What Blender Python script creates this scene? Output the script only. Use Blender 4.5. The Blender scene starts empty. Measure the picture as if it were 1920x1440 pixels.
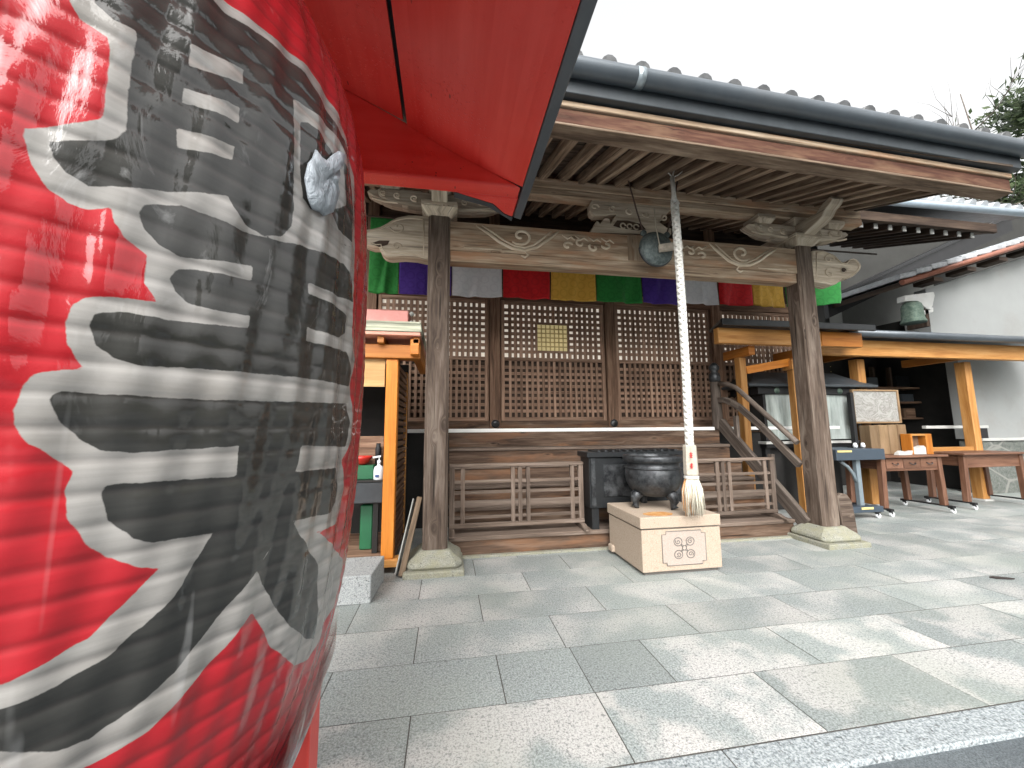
import bpy, bmesh, math, random
import numpy as np
from mathutils import Vector, Matrix
random.seed(7); rng=np.random.default_rng(5)
sc=bpy.context.scene; COL=sc.collection
PI=math.pi
# ------------------------------------------------------------------ camera model (used to read real positions off known planes)
F=721.0; H=1.3
A=((0.9861447900442609,-0.011619511726529442,-0.16547942475062377),(-0.16569651282469988,-0.11676986382472457,-0.9792392274312182),(-0.007944728207709426,0.9930910259636789,-0.11707730541874162))
def rayw(x,y):
    v=(x-960.,-(y-720.),-F); return [sum(A[i][k]*v[k] for k in range(3)) for i in range(3)]
def atY(x,y,Y):
    r=rayw(x,y); t=Y/r[1]; return (r[0]*t,Y,H+r[2]*t)
def atX(x,y,X):
    r=rayw(x,y); t=X/r[0]; return (X,r[1]*t,H+r[2]*t)
def atZ(x,y,Z):
    r=rayw(x,y); t=(Z-H)/r[2]; return (r[0]*t,r[1]*t,Z)
def xz(pts,Y,ox=0,oy=0,k=1.0):
    out=[]
    for x,y in pts:
        p=atY(ox+x/k,oy+y/k,Y); out.append((p[0],p[2]))
    return out
# ------------------------------------------------------------------ materials
class NT:
    def __init__(s,name):
        s.m=bpy.data.materials.new(name); s.m.use_nodes=True; s.t=s.m.node_tree; s.t.nodes.clear()
        s.out=s.n('ShaderNodeOutputMaterial')
    def n(s,t,ins=None,**kw):
        nd=s.t.nodes.new(t)
        for k,v in kw.items(): setattr(nd,k,v)
        for k,v in (ins or {}).items(): s.set(nd,k,v)
        return nd
    def set(s,nd,k,v):
        sock=nd.inputs[k]
        if isinstance(v,bpy.types.NodeSocket): s.t.links.new(v,sock)
        elif isinstance(v,bpy.types.Node): s.t.links.new(v.outputs[0],sock)
        else:
            if isinstance(v,tuple) and len(v)==3 and sock.type=='RGBA': v=v+(1,)
            sock.default_value=v
    def math(s,op,a,b=0.5,c=None,clamp=False):
        nd=s.n('ShaderNodeMath',operation=op,use_clamp=clamp); s.set(nd,0,a); s.set(nd,1,b)
        if c is not None: s.set(nd,2,c)
        return nd.outputs[0]
    def mix(s,f,a,b,blend='MIX'):
        nd=s.n('ShaderNodeMix',data_type='RGBA',blend_type=blend)
        s.set(nd,0,f); s.set(nd,6,a); s.set(nd,7,b); return nd.outputs[2]
    def ramp(s,f,stops,interp='LINEAR'):
        nd=s.n('ShaderNodeValToRGB'); s.set(nd,0,f); cr=nd.color_ramp; cr.interpolation=interp
        while len(cr.elements)<len(stops): cr.elements.new(0.5)
        for e,(p,c) in zip(cr.elements,stops):
            e.position=p; e.color=(c,c,c,1) if not isinstance(c,tuple) else c+(1,)
        return nd.outputs[0]
    def noise(s,vec,scale,detail=4,rough=.55,dist=0.):
        nd=s.n('ShaderNodeTexNoise',{'Scale':scale,'Detail':detail,'Roughness':rough,'Distortion':dist})
        if vec is not None: s.set(nd,'Vector',vec)
        return nd.outputs[0]
    def map(s,vec,scale=(1,1,1),loc=(0,0,0),rot=(0,0,0)):
        nd=s.n('ShaderNodeMapping',{'Scale':scale,'Location':loc,'Rotation':rot}); s.set(nd,'Vector',vec); return nd.outputs[0]
    def obj(s): return s.n('ShaderNodeTexCoord').outputs['Object']
    def geo(s): return s.n('ShaderNodeNewGeometry').outputs['Position']
    def uv(s): return s.n('ShaderNodeTexCoord').outputs['UV']
    def attr(s,nm): return s.n('ShaderNodeAttribute',attribute_name=nm).outputs['Fac']
    def bump(s,h,strength=.3,dist=.01):
        return s.n('ShaderNodeBump',{'Height':h,'Strength':strength,'Distance':dist}).outputs[0]
    def pbr(s,col,rough=.6,metal=0.,normal=None,spec=.5,**kw):
        nd=s.n('ShaderNodeBsdfPrincipled',{'Base Color':col,'Roughness':rough,'Metallic':metal,'Specular IOR Level':spec})
        if normal is not None: s.set(nd,'Normal',normal)
        for k,v in kw.items(): s.set(nd,k,v)
        return nd
    def done(s,sh):
        s.t.links.new(sh.outputs[0] if isinstance(sh,bpy.types.Node) else sh,s.out.inputs['Surface']); return s.m
def wood(name,dark,mid,light,rough=.8,streak=26.,bump=.5,crack=.35,spec=.25,blotch=.5,stain=None,knots=0.):
    n=NT(name); uv=n.uv(); r=n.attr('rnd')
    if knots:
        kv=n.n('ShaderNodeTexVoronoi',{'Scale':1.,'Randomness':1.}); n.set(kv,'Vector',n.map(uv,(2.1,7.5,1)))
        kn=n.ramp(kv.outputs[0],[(.02,1.),(.26,0.)],'EASE')
        sh=n.n('ShaderNodeCombineXYZ'); n.set(sh,1,n.math('MULTIPLY',kn,.05)); ad=n.n('ShaderNodeVectorMath',operation='ADD'); n.set(ad,0,uv); n.set(ad,1,sh); uv=ad.outputs[0]
    g=n.noise(n.map(uv,(1.3,streak,1)),1.0,6,.62,.35)
    g2=n.noise(n.map(uv,(3.5,streak*4,1)),1.0,3,.6)
    gg=n.math('ADD',n.math('MULTIPLY',g,.72),n.math('MULTIPLY',g2,.28))
    c=n.ramp(gg,[(.35,dark),(.50,mid),(.65,light)])
    bl=n.noise(n.map(uv,(.8,2.5,1)),1.0,3,.5)
    c=n.mix(n.math('MULTIPLY',n.ramp(bl,[(.35,0.),(.68,1.)]),blotch),c,n.mix(.55,c,dark))
    if stain:
        st=n.noise(n.map(uv,(1.1,5,1),(7,3,0)),1.0,4,.6)
        c=n.mix(n.ramp(st,[(.5,0.),(.66,.75)]),c,stain)
    if knots: c=n.mix(n.math('MULTIPLY',n.ramp(kv.outputs[0],[(.03,1.),(.13,0.)]),knots),c,(dark[0]*.4,dark[1]*.35,dark[2]*.3))
    ck=n.noise(n.map(uv,(.9,streak*2.2,1),(3,9,0)),1.0,2,.5)
    ckf=n.ramp(ck,[(.30,1.),(.37,0.)])
    c=n.mix(n.math('MULTIPLY',ckf,crack),c,(dark[0]*.25,dark[1]*.25,dark[2]*.25))
    v=n.math('ADD',n.math('MULTIPLY',r,.5),.75)
    hs=n.n('ShaderNodeHueSaturation',{'Value':v,'Saturation':1.0,'Color':c})
    h=n.math('SUBTRACT',gg,n.math('MULTIPLY',ckf,.5))
    return n.done(n.pbr(hs.outputs[0],rough,0,n.bump(h,bump,.006),spec))
def plain(name,col,rough=.6,metal=0.,var=.12,vs=9.,bump=0.,bs=60.,spec=.5,dirt=None):
    n=NT(name); p=n.geo(); v=n.noise(p,vs,5,.6)
    c=n.mix(n.ramp(v,[(.3,0.),(.7,1.)]),tuple(x*(1-var) for x in col),tuple(min(1,x*(1+var)) for x in col))
    if dirt:
        d=n.noise(p,vs*.37,5,.65); c=n.mix(n.ramp(d,[(.5,0.),(.72,.7)]),c,dirt)
    nrm=n.bump(n.noise(p,bs,4,.6),bump,.006) if bump else None
    return n.done(n.pbr(c,rough,metal,nrm,spec))
def granite(name,a,b,scale=230.,rough=.75,dark=(.03,.03,.03),tint=None,moss=None,bump=.35):
    n=NT(name); p=n.geo(); s=n.noise(p,scale,3,.7); s2=n.noise(p,scale*.45,2,.6)
    c=n.mix(n.ramp(s,[(.36,0.),(.62,1.)]),a,b)
    c=n.mix(n.ramp(s2,[(.60,0.),(.70,.7)]),c,dark)
    if tint:
        t=n.noise(p,3.,4,.6); c=n.mix(n.ramp(t,[(.45,0.),(.7,.8)]),c,tint)
    if moss:
        t=n.noise(p,11.,4,.6); c=n.mix(n.ramp(t,[(.4,0.),(.7,.8)]),c,moss)
    return n.done(n.pbr(c,rough,0,n.bump(s,bump,.004),.35))
M={}
M['pillar']=wood('weathered_pillar_wood',(.048,.033,.025),(.15,.11,.085),(.30,.243,.198),streak=18,crack=.75,knots=.8)
M['beam']=wood('pale_weathered_wood',(.18,.12,.078),(.42,.31,.215),(.64,.525,.395),streak=15,crack=.5,stain=(.42,.22,.12),knots=.5)
M['carve']=wood('carved_grey_wood',(.25,.20,.15),(.52,.44,.34),(.74,.66,.54),streak=13,crack=.5,blotch=.8)
M['relief']=wood('pale_carved_relief',(.30,.235,.17),(.56,.475,.365),(.75,.67,.55),streak=13,crack=.2,blotch=.4)
M['rafter']=wood('rafter_wood',(.07,.046,.032),(.235,.165,.115),(.46,.355,.26),streak=16,crack=.5)
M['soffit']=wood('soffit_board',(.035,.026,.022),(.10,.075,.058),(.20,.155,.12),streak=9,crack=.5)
M['eave']=wood('eave_board_wood',(.055,.022,.015),(.115,.05,.032),(.21,.11,.07),streak=12,crack=.7,stain=(.27,.165,.10),knots=.5)
M['step']=wood('step_wood',(.045,.027,.018),(.125,.08,.055),(.24,.17,.125),streak=12,crack=.75,stain=(.23,.115,.06),knots=.9)
M['fence']=wood('fence_wood',(.065,.047,.036),(.145,.108,.085),(.22,.175,.145),streak=22,crack=.4)
M['lattice']=wood('lattice_wood',(.14,.08,.053),(.275,.175,.122),(.40,.27,.195),streak=24,crack=.15,blotch=.25)
M['darkwood']=wood('dark_old_wood',(.02,.014,.011),(.055,.036,.026),(.10,.07,.05),streak=14)
M['post']=wood('brown_post_wood',(.085,.048,.032),(.22,.13,.085),(.38,.25,.17),streak=16,crack=.4)
M['rail']=wood('stair_rail_wood',(.05,.039,.033),(.125,.10,.083),(.22,.18,.15),streak=20,crack=.4)
M['cedar']=wood('new_cedar',(.36,.15,.035),(.50,.235,.065),(.60,.33,.12),streak=14,crack=.05,blotch=.15,rough=.55,bump=.15,spec=.4)
M['cedar2']=wood('orange_cedar',(.38,.12,.013),(.50,.17,.02),(.58,.23,.04),streak=14,crack=.03,blotch=.2,rough=.5,bump=.12,spec=.4)
M['cedar3']=wood('pale_cedar_board',(.38,.225,.09),(.50,.31,.135),(.58,.40,.2),streak=10,crack=.03,blotch=.2,rough=.6,bump=.12)
M['desk']=wood('brown_desk_wood',(.075,.033,.019),(.135,.064,.038),(.195,.10,.064),streak=12,crack=.05,blotch=.2,rough=.5,bump=.1,spec=.4)
M['plaque']=wood('cardboard_brown',(.16,.10,.055),(.22,.145,.08),(.28,.19,.115),streak=8,crack=.05,blotch=.2)
M['plank']=wood('plank_wood',(.10,.07,.045),(.19,.135,.09),(.28,.21,.15),streak=18,crack=.4)
# red lacquer of the canopy: brush strokes, specks and drops
def redpaint():
    n=NT('red_lacquer_paint'); uv=n.uv(); p=n.geo()
    v=n.noise(n.map(uv,(1.2,14,1)),1.,4,.6); w=n.noise(p,4.,3,.5)
    c=n.mix(n.ramp(v,[(.3,0.),(.7,1.)]),(.70,.032,.023),(.80,.066,.05))
    c=n.mix(n.ramp(w,[(.45,0.),(.75,.35)]),c,(.90,.12,.095))
    sp=n.n('ShaderNodeTexVoronoi',{'Scale':26.,'Randomness':1.}); n.set(sp,'Vector',n.map(p,(1,.35,1)))
    keep=n.ramp(n.noise(p,6.,2,.5),[(.55,0.),(.62,1.)])
    spot=n.math('MULTIPLY',n.ramp(sp.outputs[0],[(.07,1.),(.11,0.)]),keep)
    c=n.mix(n.math('MULTIPLY',spot,.8),c,(.16,.008,.006))
    dr=n.n('ShaderNodeTexVoronoi',{'Scale':70.,'Randomness':1.}); n.set(dr,'Vector',p)
    dk=n.ramp(n.noise(p,2.6,2,.5),[(.46,0.),(.6,1.)])
    drop=n.math('MULTIPLY',n.ramp(dr.outputs[0],[(.1,1.),(.3,0.)]),dk)
    h=n.math('ADD',n.math('MULTIPLY',v,.35),n.math('MULTIPLY',drop,.8))
    return n.done(n.pbr(c,.36,0,n.bump(h,.6,.004),.5))
M['red']=redpaint()
M['blackmetal']=plain('black_metal',(.02,.022,.024),.4,.3,.2,20)
M['gutter']=plain('slate_gutter_metal',(.085,.10,.115),.36,.25,.14,5,dirt=(.10,.11,.12))
M['fascia']=plain('dark_grey_fascia',(.045,.053,.06),.5,.1,.2,8)
M['tape']=plain('silver_joint_band',(.35,.40,.43),.35,.6,.1)
M['tile']=plain('grey_roof_tile',(.085,.088,.092),.45,0,.3,14,.3,dirt=(.17,.17,.17))
M['tilelight']=plain('pale_roof_tile',(.42,.44,.46),.4,0,.3,9,.3,dirt=(.62,.63,.64))
M['bluepipe']=plain('pale_blue_gutter',(.42,.50,.58),.35,.1,.1)
M['copper']=plain('copper_brown_trim',(.32,.12,.075),.45,.2,.2,6)
M['white']=plain('white_plaster',(.30,.31,.305),.9,0,.04,2.5,.15,40,dirt=(.26,.25,.23))
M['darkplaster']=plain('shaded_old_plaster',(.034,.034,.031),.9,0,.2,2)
M['deckedge']=plain('white_deck_edge',(.90,.90,.88),.5,0,.04,8)
M['greywall']=plain('grey_plaster',(.34,.345,.325),.9,0,.06,2.5,dirt=(.28,.28,.26))
M['whitepaint']=plain('white_painted_edge',(.52,.52,.50),.6,0,.05,8,dirt=(.42,.41,.385))
M['black']=plain('near_black',(.010,.010,.011),.6,0,.3,6)
M['flatdark']=plain('matt_dark',(.016,.015,.014),.85,0,.4,3)  # flat near-black for backing walls, panels and dark boards
M['bronze']=None
M['plinth']=granite('mossy_plinth_granite',(.16,.16,.13),(.34,.34,.285),140,moss=(.25,.24,.155))
M['pale']=granite('cream_granite',(.34,.265,.20),(.45,.37,.295),150,dark=(.29,.215,.16),bump=.15)
M['palepol']=granite('pale_panel_granite',(.32,.26,.22),(.42,.36,.315),160,dark=(.28,.22,.185),bump=.1)
M['engrave']=plain('engraved_line',(.125,.115,.105),.8,0,.15)
M['stepstone']=granite('grey_step_granite',(.22,.235,.24),(.46,.48,.48),120)
M['kerb']=granite('kerb_granite',(.13,.155,.165),(.42,.45,.46),95,bump=.4)
def fieldstone():
    n=NT('grey_base_stone'); p=n.geo(); q=n.map(p,(1,1,1.9))
    b=n.n('ShaderNodeTexVoronoi',{'Scale':1.15},feature='DISTANCE_TO_EDGE'); n.set(b,'Vector',q)
    v=n.noise(p,14,6,.7); c=n.mix(n.ramp(v,[(.3,0.),(.7,1.)]),(.07,.08,.072),(.20,.21,.19))
    c=n.mix(n.ramp(b.outputs[0],[(.015,1.),(.035,0.)]),c,(.24,.24,.22))
    return n.done(n.pbr(c,.85,0,n.bump(v,.6,.02)))
M['fieldstone']=fieldstone()
def bronze(name,a,b,rough=.4,metal=.6,sc_=10):
    n=NT(name); p=n.geo(); v=n.noise(p,sc_,6,.65); c=n.mix(n.ramp(v,[(.38,0.),(.64,1.)]),a,b)
    return n.done(n.pbr(c,n.ramp(v,[(.3,rough-.08),(.7,rough+.18)]),metal,n.bump(n.noise(p,70,4,.6),.25,.004)))
M['iron']=bronze('dark_bronze',(.022,.024,.027),(.085,.09,.095),.36,.55,12)
M['gong']=bronze('verdigris_bronze',(.075,.095,.095),(.19,.225,.22),.5,.4,22)
M['bell']=bronze('green_bronze',(.075,.12,.095),(.18,.24,.19),.55,.35,18)
M['bluegrey']=plain('blue_grey_metal',(.05,.068,.09),.5,.1,.1,5)
M['palegrey']=plain('pale_blue_grey_leg',(.19,.23,.255),.45,.1,.1,5)
M['glassy']=None
def reflpane():
    n=NT('case_glass_painted_reflections'); p=n.geo(); v=n.noise(n.map(p,(9,1,1.2)),1.,5,.6)
    c=n.ramp(v,[(.3,(.20,.23,.22)),(.5,(.40,.45,.43)),(.7,(.58,.63,.61))])  # reflections painted into the pane colour as pale upright streaks
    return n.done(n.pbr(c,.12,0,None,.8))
M['glassy']=reflpane()
def notice():
    n=NT('notice_paper_with_faded_map'); p=n.geo(); v=n.noise(n.map(p,(4,1,6)),1.,7,.7,1.5)
    c=n.ramp(v,[(.30,(.20,.19,.175)),(.46,(.33,.325,.305)),(.50,(.19,.18,.165)),(.54,(.34,.335,.315))])
    return n.done(n.pbr(c,.7))
M['notice']=notice()
def glowpaper(nm,col,em):
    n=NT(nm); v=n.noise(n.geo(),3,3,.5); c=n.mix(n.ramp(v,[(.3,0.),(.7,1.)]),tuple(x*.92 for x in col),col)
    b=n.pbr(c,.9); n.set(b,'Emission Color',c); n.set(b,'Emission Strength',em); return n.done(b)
M['paper']=glowpaper('shoji_paper_added_glow',(.86,.80,.70),.19)  # glow added to the paper so the lattice holes read bright under the eave
M['goldpaper']=glowpaper('yellowed_paper_lit_from_inside',(.76,.65,.34),.12)
M['yellowtape']=plain('yellow_tape',(.62,.50,.20),.7)
M['goldgrid']=plain('yellow_grid_wood',(.52,.40,.17),.7,0,.1,9)
M['rope']=plain('white_cotton_rope',(.66,.65,.61),.9,0,.12,40,.3,200,dirt=(.44,.41,.35))
M['ropegrey']=plain('grey_sleeve_wood',(.46,.41,.34),.8,0,.2,30,dirt=(.33,.28,.22))
M['tassel']=plain('tassel_fibre',(.60,.56,.46),.95,0,.2,60)
M['tasselorange']=plain('stained_tassel_fibre',(.58,.27,.10),.95,0,.2,40)
M['redmark']=plain('red_ink',(.62,.03,.035),.7)
M['cord']=plain('pale_cord',(.52,.47,.38),.9,0,.1)
M['chain']=plain('rusty_chain',(.09,.055,.045),.8,0,.3)
M['green']=plain('green_plastic',(.012,.11,.045),.5)
M['clothdark']=plain('dark_table_cloth',(.045,.05,.055),.9,0,.2,6)
M['whiteplastic']=plain('white_plastic',(.80,.82,.84),.35,0,.03)
M['blueplastic']=plain('blue_label',(.04,.08,.22),.5)
M['redplastic']=plain('red_bowl_lacquer',(.50,.03,.02),.3)
M['shingle']=wood('green_grey_shingle',(.28,.29,.22),(.44,.45,.35),(.60,.60,.49),streak=6,crack=.3)
M['pinkmetal']=plain('faded_red_metal_ridge',(.60,.24,.21),.5,.1,.12,6,dirt=(.70,.42,.38))
M['pinktrim']=plain('faded_red_trim',(.62,.28,.20),.5,0,.1)
M['trunk']=plain('tree_bark',(.12,.10,.085),.95,0,.3,5)
M['greyleaf']=plain('leaf_green',(.075,.11,.055),.8,0,.45,2)
M['leafdark']=plain('brown_leaf',(.03,.022,.02),.8)
M['lampyellow']=None
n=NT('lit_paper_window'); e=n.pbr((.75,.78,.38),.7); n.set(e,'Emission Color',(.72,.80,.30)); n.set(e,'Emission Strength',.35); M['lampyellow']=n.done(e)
# ------------------------------------------------------------------ mesh builder
ORG={}
class MB:
    def __init__(s): s.v=[]; s.f=[]; s.uv=[]; s.mi=[]; s.r=[]; s.sm=[]
    def face(s,idx,uv,mi=0,r=.5,sm=False):
        s.f.append(tuple(idx)); s.uv.extend(uv); s.mi.append(mi); s.r.append(r); s.sm.append(sm)
    def hexa(s,c,L=None,mi=0,r=None):
        # c: 8 corners, 0-3 at start of grain (ccw), 4-7 at its end
        b=len(s.v); s.v.extend([tuple(p) for p in c]); r=random.random() if r is None else r
        V=[Vector(p) for p in c]; ou=random.random()*40; ov=random.random()*40
        q=[(0,1,5,4),(1,2,6,5),(2,3,7,6),(3,0,4,7)]; o=ov
        for f in q:
            w=(V[f[1]]-V[f[0]]).length; l=(V[f[3]]-V[f[0]]).length
            s.face([b+i for i in f],[(ou,o),(ou,o+w),(ou+l,o+w),(ou+l,o)],mi,r); o+=w
        for f in ((3,2,1,0),(4,5,6,7)):
            w=(V[f[1]]-V[f[0]]).length; h=(V[f[2]]-V[f[1]]).length
            s.face([b+i for i in f],[(ou,ov),(ou+w*.3,ov),(ou+w*.3,ov+h),(ou,ov+h)],mi,r)
        return s
    def box(s,x0,x1,y0,y1,z0,z1,ax=None,mi=0,r=None):
        d=(x1-x0,y1-y0,z1-z0); ax='xyz'[d.index(max(d))] if ax is None else ax
        if ax=='x': c=[(x0,y0,z0),(x0,y0,z1),(x0,y1,z1),(x0,y1,z0),(x1,y0,z0),(x1,y0,z1),(x1,y1,z1),(x1,y1,z0)]; c=[c[i] for i in (3,2,1,0,7,6,5,4)]
        elif ax=='y': c=[(x0,y0,z0),(x1,y0,z0),(x1,y0,z1),(x0,y0,z1),(x0,y1,z0),(x1,y1,z0),(x1,y1,z1),(x0,y1,z1)]
        else: c=[(x0,y0,z0),(x0,y1,z0),(x1,y1,z0),(x1,y0,z0),(x0,y0,z1),(x0,y1,z1),(x1,y1,z1),(x1,y0,z1)]; c=[c[i] for i in (3,2,1,0,7,6,5,4)]
        return s.hexa(c,mi=mi,r=r)
    def bar(s,p0,p1,w,h,up=(0,0,1),mi=0,r=None,w1=None,h1=None):
        p0=Vector(p0); p1=Vector(p1); d=(p1-p0).normalized(); u=Vector(up); sx=d.cross(u)
        if sx.length<1e-4: sx=d.cross(Vector((0,1,0)))
        sx.normalize(); uz=sx.cross(d); w1=w if w1 is None else w1; h1=h if h1 is None else h1
        c=[p0-sx*w/2-uz*h/2,p0+sx*w/2-uz*h/2,p0+sx*w/2+uz*h/2,p0-sx*w/2+uz*h/2,
           p1-sx*w1/2-uz*h1/2,p1+sx*w1/2-uz*h1/2,p1+sx*w1/2+uz*h1/2,p1-sx*w1/2+uz*h1/2]
        return s.hexa(c,mi=mi,r=r)
    def ring(s,rings,closed=False,mi=0,r=None,cap=True,sm=True,uvs=1.0):
        r=random.random() if r is None else r
        b=len(s.v); n=len(rings[0]); ou=random.random()*20; ov=random.random()*20
        for R_ in rings: s.v.extend([tuple(p) for p in R_])
        u=[0.]
        for i in range(1,len(rings)): u.append(u[-1]+(Vector(rings[i][0])-Vector(rings[i-1][0])).length)
        per=sum((Vector(rings[0][k])-Vector(rings[0][(k+1)%n])).length for k in range(n)) or .1
        for i in range(len(rings)-1):
            for k in range(n):
                k2=(k+1)%n
                s.face((b+i*n+k,b+i*n+k2,b+(i+1)*n+k2,b+(i+1)*n+k),
                       [(ou+u[i],ov+per*k/n),(ou+u[i],ov+per*(k+1)/n),(ou+u[i+1],ov+per*(k+1)/n),(ou+u[i+1],ov+per*k/n)],mi,r,sm)
        if cap:
            for base,rev in ((b,True),(b+(len(rings)-1)*n,False)):
                ids=[base+k for k in range(n)]
                if rev: ids.reverse()
                s.face(ids,[(ou+.02*math.cos(2*PI*k/n),ov+.02*math.sin(2*PI*k/n)) for k in range(n)],mi,r,False)
        return s
    def tube(s,pts,rad,n=8,mi=0,r=None,cap=True,sm=True):
        P=[Vector(p) for p in pts]; rad=[rad]*len(P) if not isinstance(rad,(list,tuple)) else rad
        t0=(P[1]-P[0]).normalized(); u=t0.orthogonal().normalized(); rings=[]
        for i,p in enumerate(P):
            t=(P[min(i+1,len(P)-1)]-P[max(i-1,0)]).normalized()
            u=(u-t*u.dot(t)); u=u.normalized() if u.length>1e-6 else t.orthogonal().normalized(); w=t.cross(u)
            rings.append([p+(u*math.cos(2*PI*k/n)+w*math.sin(2*PI*k/n))*rad[i] for k in range(n)])
        return s.ring(rings,mi=mi,r=r,cap=cap,sm=sm)
    def lathe(s,prof,c,n=32,mi=0,axis='z',sm=True,r=None,cap=True):
        rings=[]
        for (rr,z) in prof:
            ring=[]
            for k in range(n):
                a=2*PI*k/n
                if axis=='z': ring.append((c[0]+rr*math.cos(a),c[1]+rr*math.sin(a),c[2]+z))
                else: ring.append((c[0]+rr*math.cos(a),c[1]+z,c[2]+rr*math.sin(a)))
            rings.append(ring)
        return s.ring(rings,mi=mi,sm=sm,r=r,cap=cap)
    def prism(s,poly,y0,y1,mi=0,r=None,plane='y',inset=0.):
        # poly in (X,Z) for plane y, (Y,Z) for plane x, (X,Y) for plane z
        r=random.random() if r is None else r
        area=sum(poly[i][0]*poly[(i+1)%len(poly)][1]-poly[(i+1)%len(poly)][0]*poly[i][1] for i in range(len(poly)))
        if area<0: poly=poly[::-1]
        mk={'y':lambda p,d:(p[0],d,p[1]),'x':lambda p,d:(d,p[0],p[1]),'z':lambda p,d:(p[0],p[1],d)}[plane]
        b=len(s.v); n=len(poly); ou=random.random()*20; ov=random.random()*20
        s.v.extend([mk(p,y0) for p in poly]); s.v.extend([mk(p,y1) for p in poly])
        f0=list(range(b,b+n)); f1=list(range(b+n,b+2*n))
        u0=[(ou+p[0],ov+p[1]) for p in poly]
        flip=(plane=='y')
        if flip: s.face(f0,u0,mi,r); s.face(f1[::-1],u0[::-1],mi,r)
        else: s.face(f0[::-1],u0[::-1],mi,r); s.face(f1,u0,mi,r)
        o=0.
        for k in range(n):
            k2=(k+1)%n; w=math.dist(poly[k],poly[k2]); d=abs(y1-y0)
            q=[b+k,b+k2,b+n+k2,b+n+k]; uvq=[(ou+o,ov),(ou+o+w,ov),(ou+o+w,ov+d),(ou+o,ov+d)]
            if flip: q=q[::-1]; uvq=uvq[::-1]
            s.face(q,uvq,mi,r); o+=w
        return s
    def build(s,name,mats,parent=None,bevel=0.,seg=1,label=None,cat=None,group=None,kind=None,org=None):
        me=bpy.data.meshes.new(name); V=np.array(s.v,dtype=float)
        if parent is not None: org=ORG[parent.name]
        elif org is None: org=((V[:,0].min()+V[:,0].max())/2,(V[:,1].min()+V[:,1].max())/2,V[:,2].min())
        W=V-np.array(org)
        me.from_pydata([tuple(p) for p in W],[],s.f)
        uvl=me.uv_layers.new(name='UVMap'); uvl.data.foreach_set('uv',np.array(s.uv,dtype=np.float32).ravel())
        a=me.attributes.new('rnd','FLOAT','FACE'); a.data.foreach_set('value',np.array(s.r,dtype=np.float32))
        me.polygons.foreach_set('material_index',np.array(s.mi,dtype=np.int32)); me.polygons.foreach_set('use_smooth',np.array(s.sm,dtype=bool))
        for m in (mats if isinstance(mats,(list,tuple)) else [mats]): me.materials.append(M[m] if isinstance(m,str) else m)
        me.update()
        o=bpy.data.objects.new(name,me); COL.objects.link(o)
        if parent is not None: o.parent=parent
        else: o.location=org
        ORG[o.name]=org
        if bevel:
            b=o.modifiers.new('bevel','BEVEL'); b.width=bevel; b.segments=seg; b.limit_method='ANGLE'; b.angle_limit=math.radians(40); b.use_clamp_overlap=True
        return tag(o,label,cat,group,kind)
def tag(o,label=None,cat=None,group=None,kind=None):
    if label: o['label']=label
    if cat: o['category']=cat
    if group: o['group']=group
    if kind: o['kind']=kind
    return o
def empty(name,loc,label,cat,group=None):
    o=bpy.data.objects.new(name,None); COL.objects.link(o); o.location=loc; o.empty_display_size=.1; ORG[o.name]=tuple(loc)
    return tag(o,label,cat,group)
def B(): return MB()
# ------------------------------------------------------------------ world, sun, camera
w=bpy.data.worlds.new('World'); sc.world=w; w.use_nodes=True; wt=w.node_tree; wt.nodes.clear()
sky=wt.nodes.new('ShaderNodeTexSky'); sky.sky_type='NISHITA'; sky.sun_disc=False
SUN_EL=math.radians(40); SUN_AZ=math.radians(192)   # azimuth clockwise from +Y
sky.sun_elevation=SUN_EL; sky.sun_rotation=SUN_AZ; sky.air_density=2.2; sky.dust_density=6.0; sky.ozone_density=1.0
hs=wt.nodes.new('ShaderNodeHueSaturation'); hs.inputs['Saturation'].default_value=.06
bg=wt.nodes.new('ShaderNodeBackground'); bg.inputs['Strength'].default_value=.15
wo=wt.nodes.new('ShaderNodeOutputWorld')
wt.links.new(sky.outputs[0],hs.inputs['Color']); wt.links.new(hs.outputs[0],bg.inputs['Color']); wt.links.new(bg.outputs[0],wo.inputs['Surface'])
sl=bpy.data.lights.new('sun','SUN'); sl.energy=.95; sl.angle=math.radians(75); sl.color=(1,.97,.92)
so=bpy.data.objects.new('sun',sl); COL.objects.link(so)
sd=Vector((math.sin(SUN_AZ)*math.cos(SUN_EL),math.cos(SUN_AZ)*math.cos(SUN_EL),math.sin(SUN_EL)))
so.rotation_euler=sd.to_track_quat('Z','Y').to_euler(); so.location=(0,-8,12)
cd=bpy.data.cameras.new('camera'); cam=bpy.data.objects.new('camera',cd); COL.objects.link(cam); sc.camera=cam
cd.sensor_width=36; cd.lens=36*F/1920; cd.clip_start=.02; cd.clip_end=800
cam.matrix_world=Matrix(((A[0][0],A[0][1],A[0][2],0),(A[1][0],A[1][1],A[1][2],0),(A[2][0],A[2][1],A[2][2],H),(0,0,0,1)))
vs=sc.view_settings; vs.view_transform='Standard'; vs.look='None'; vs.gamma=1; vs.exposure=1.36
sc.cycles.max_bounces=7; sc.cycles.diffuse_bounces=4; sc.cycles.transparent_max_bounces=12; sc.cycles.glossy_bounces=3
sc.cycles.use_denoising=True
sc.cycles.sample_clamp_indirect=6
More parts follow.
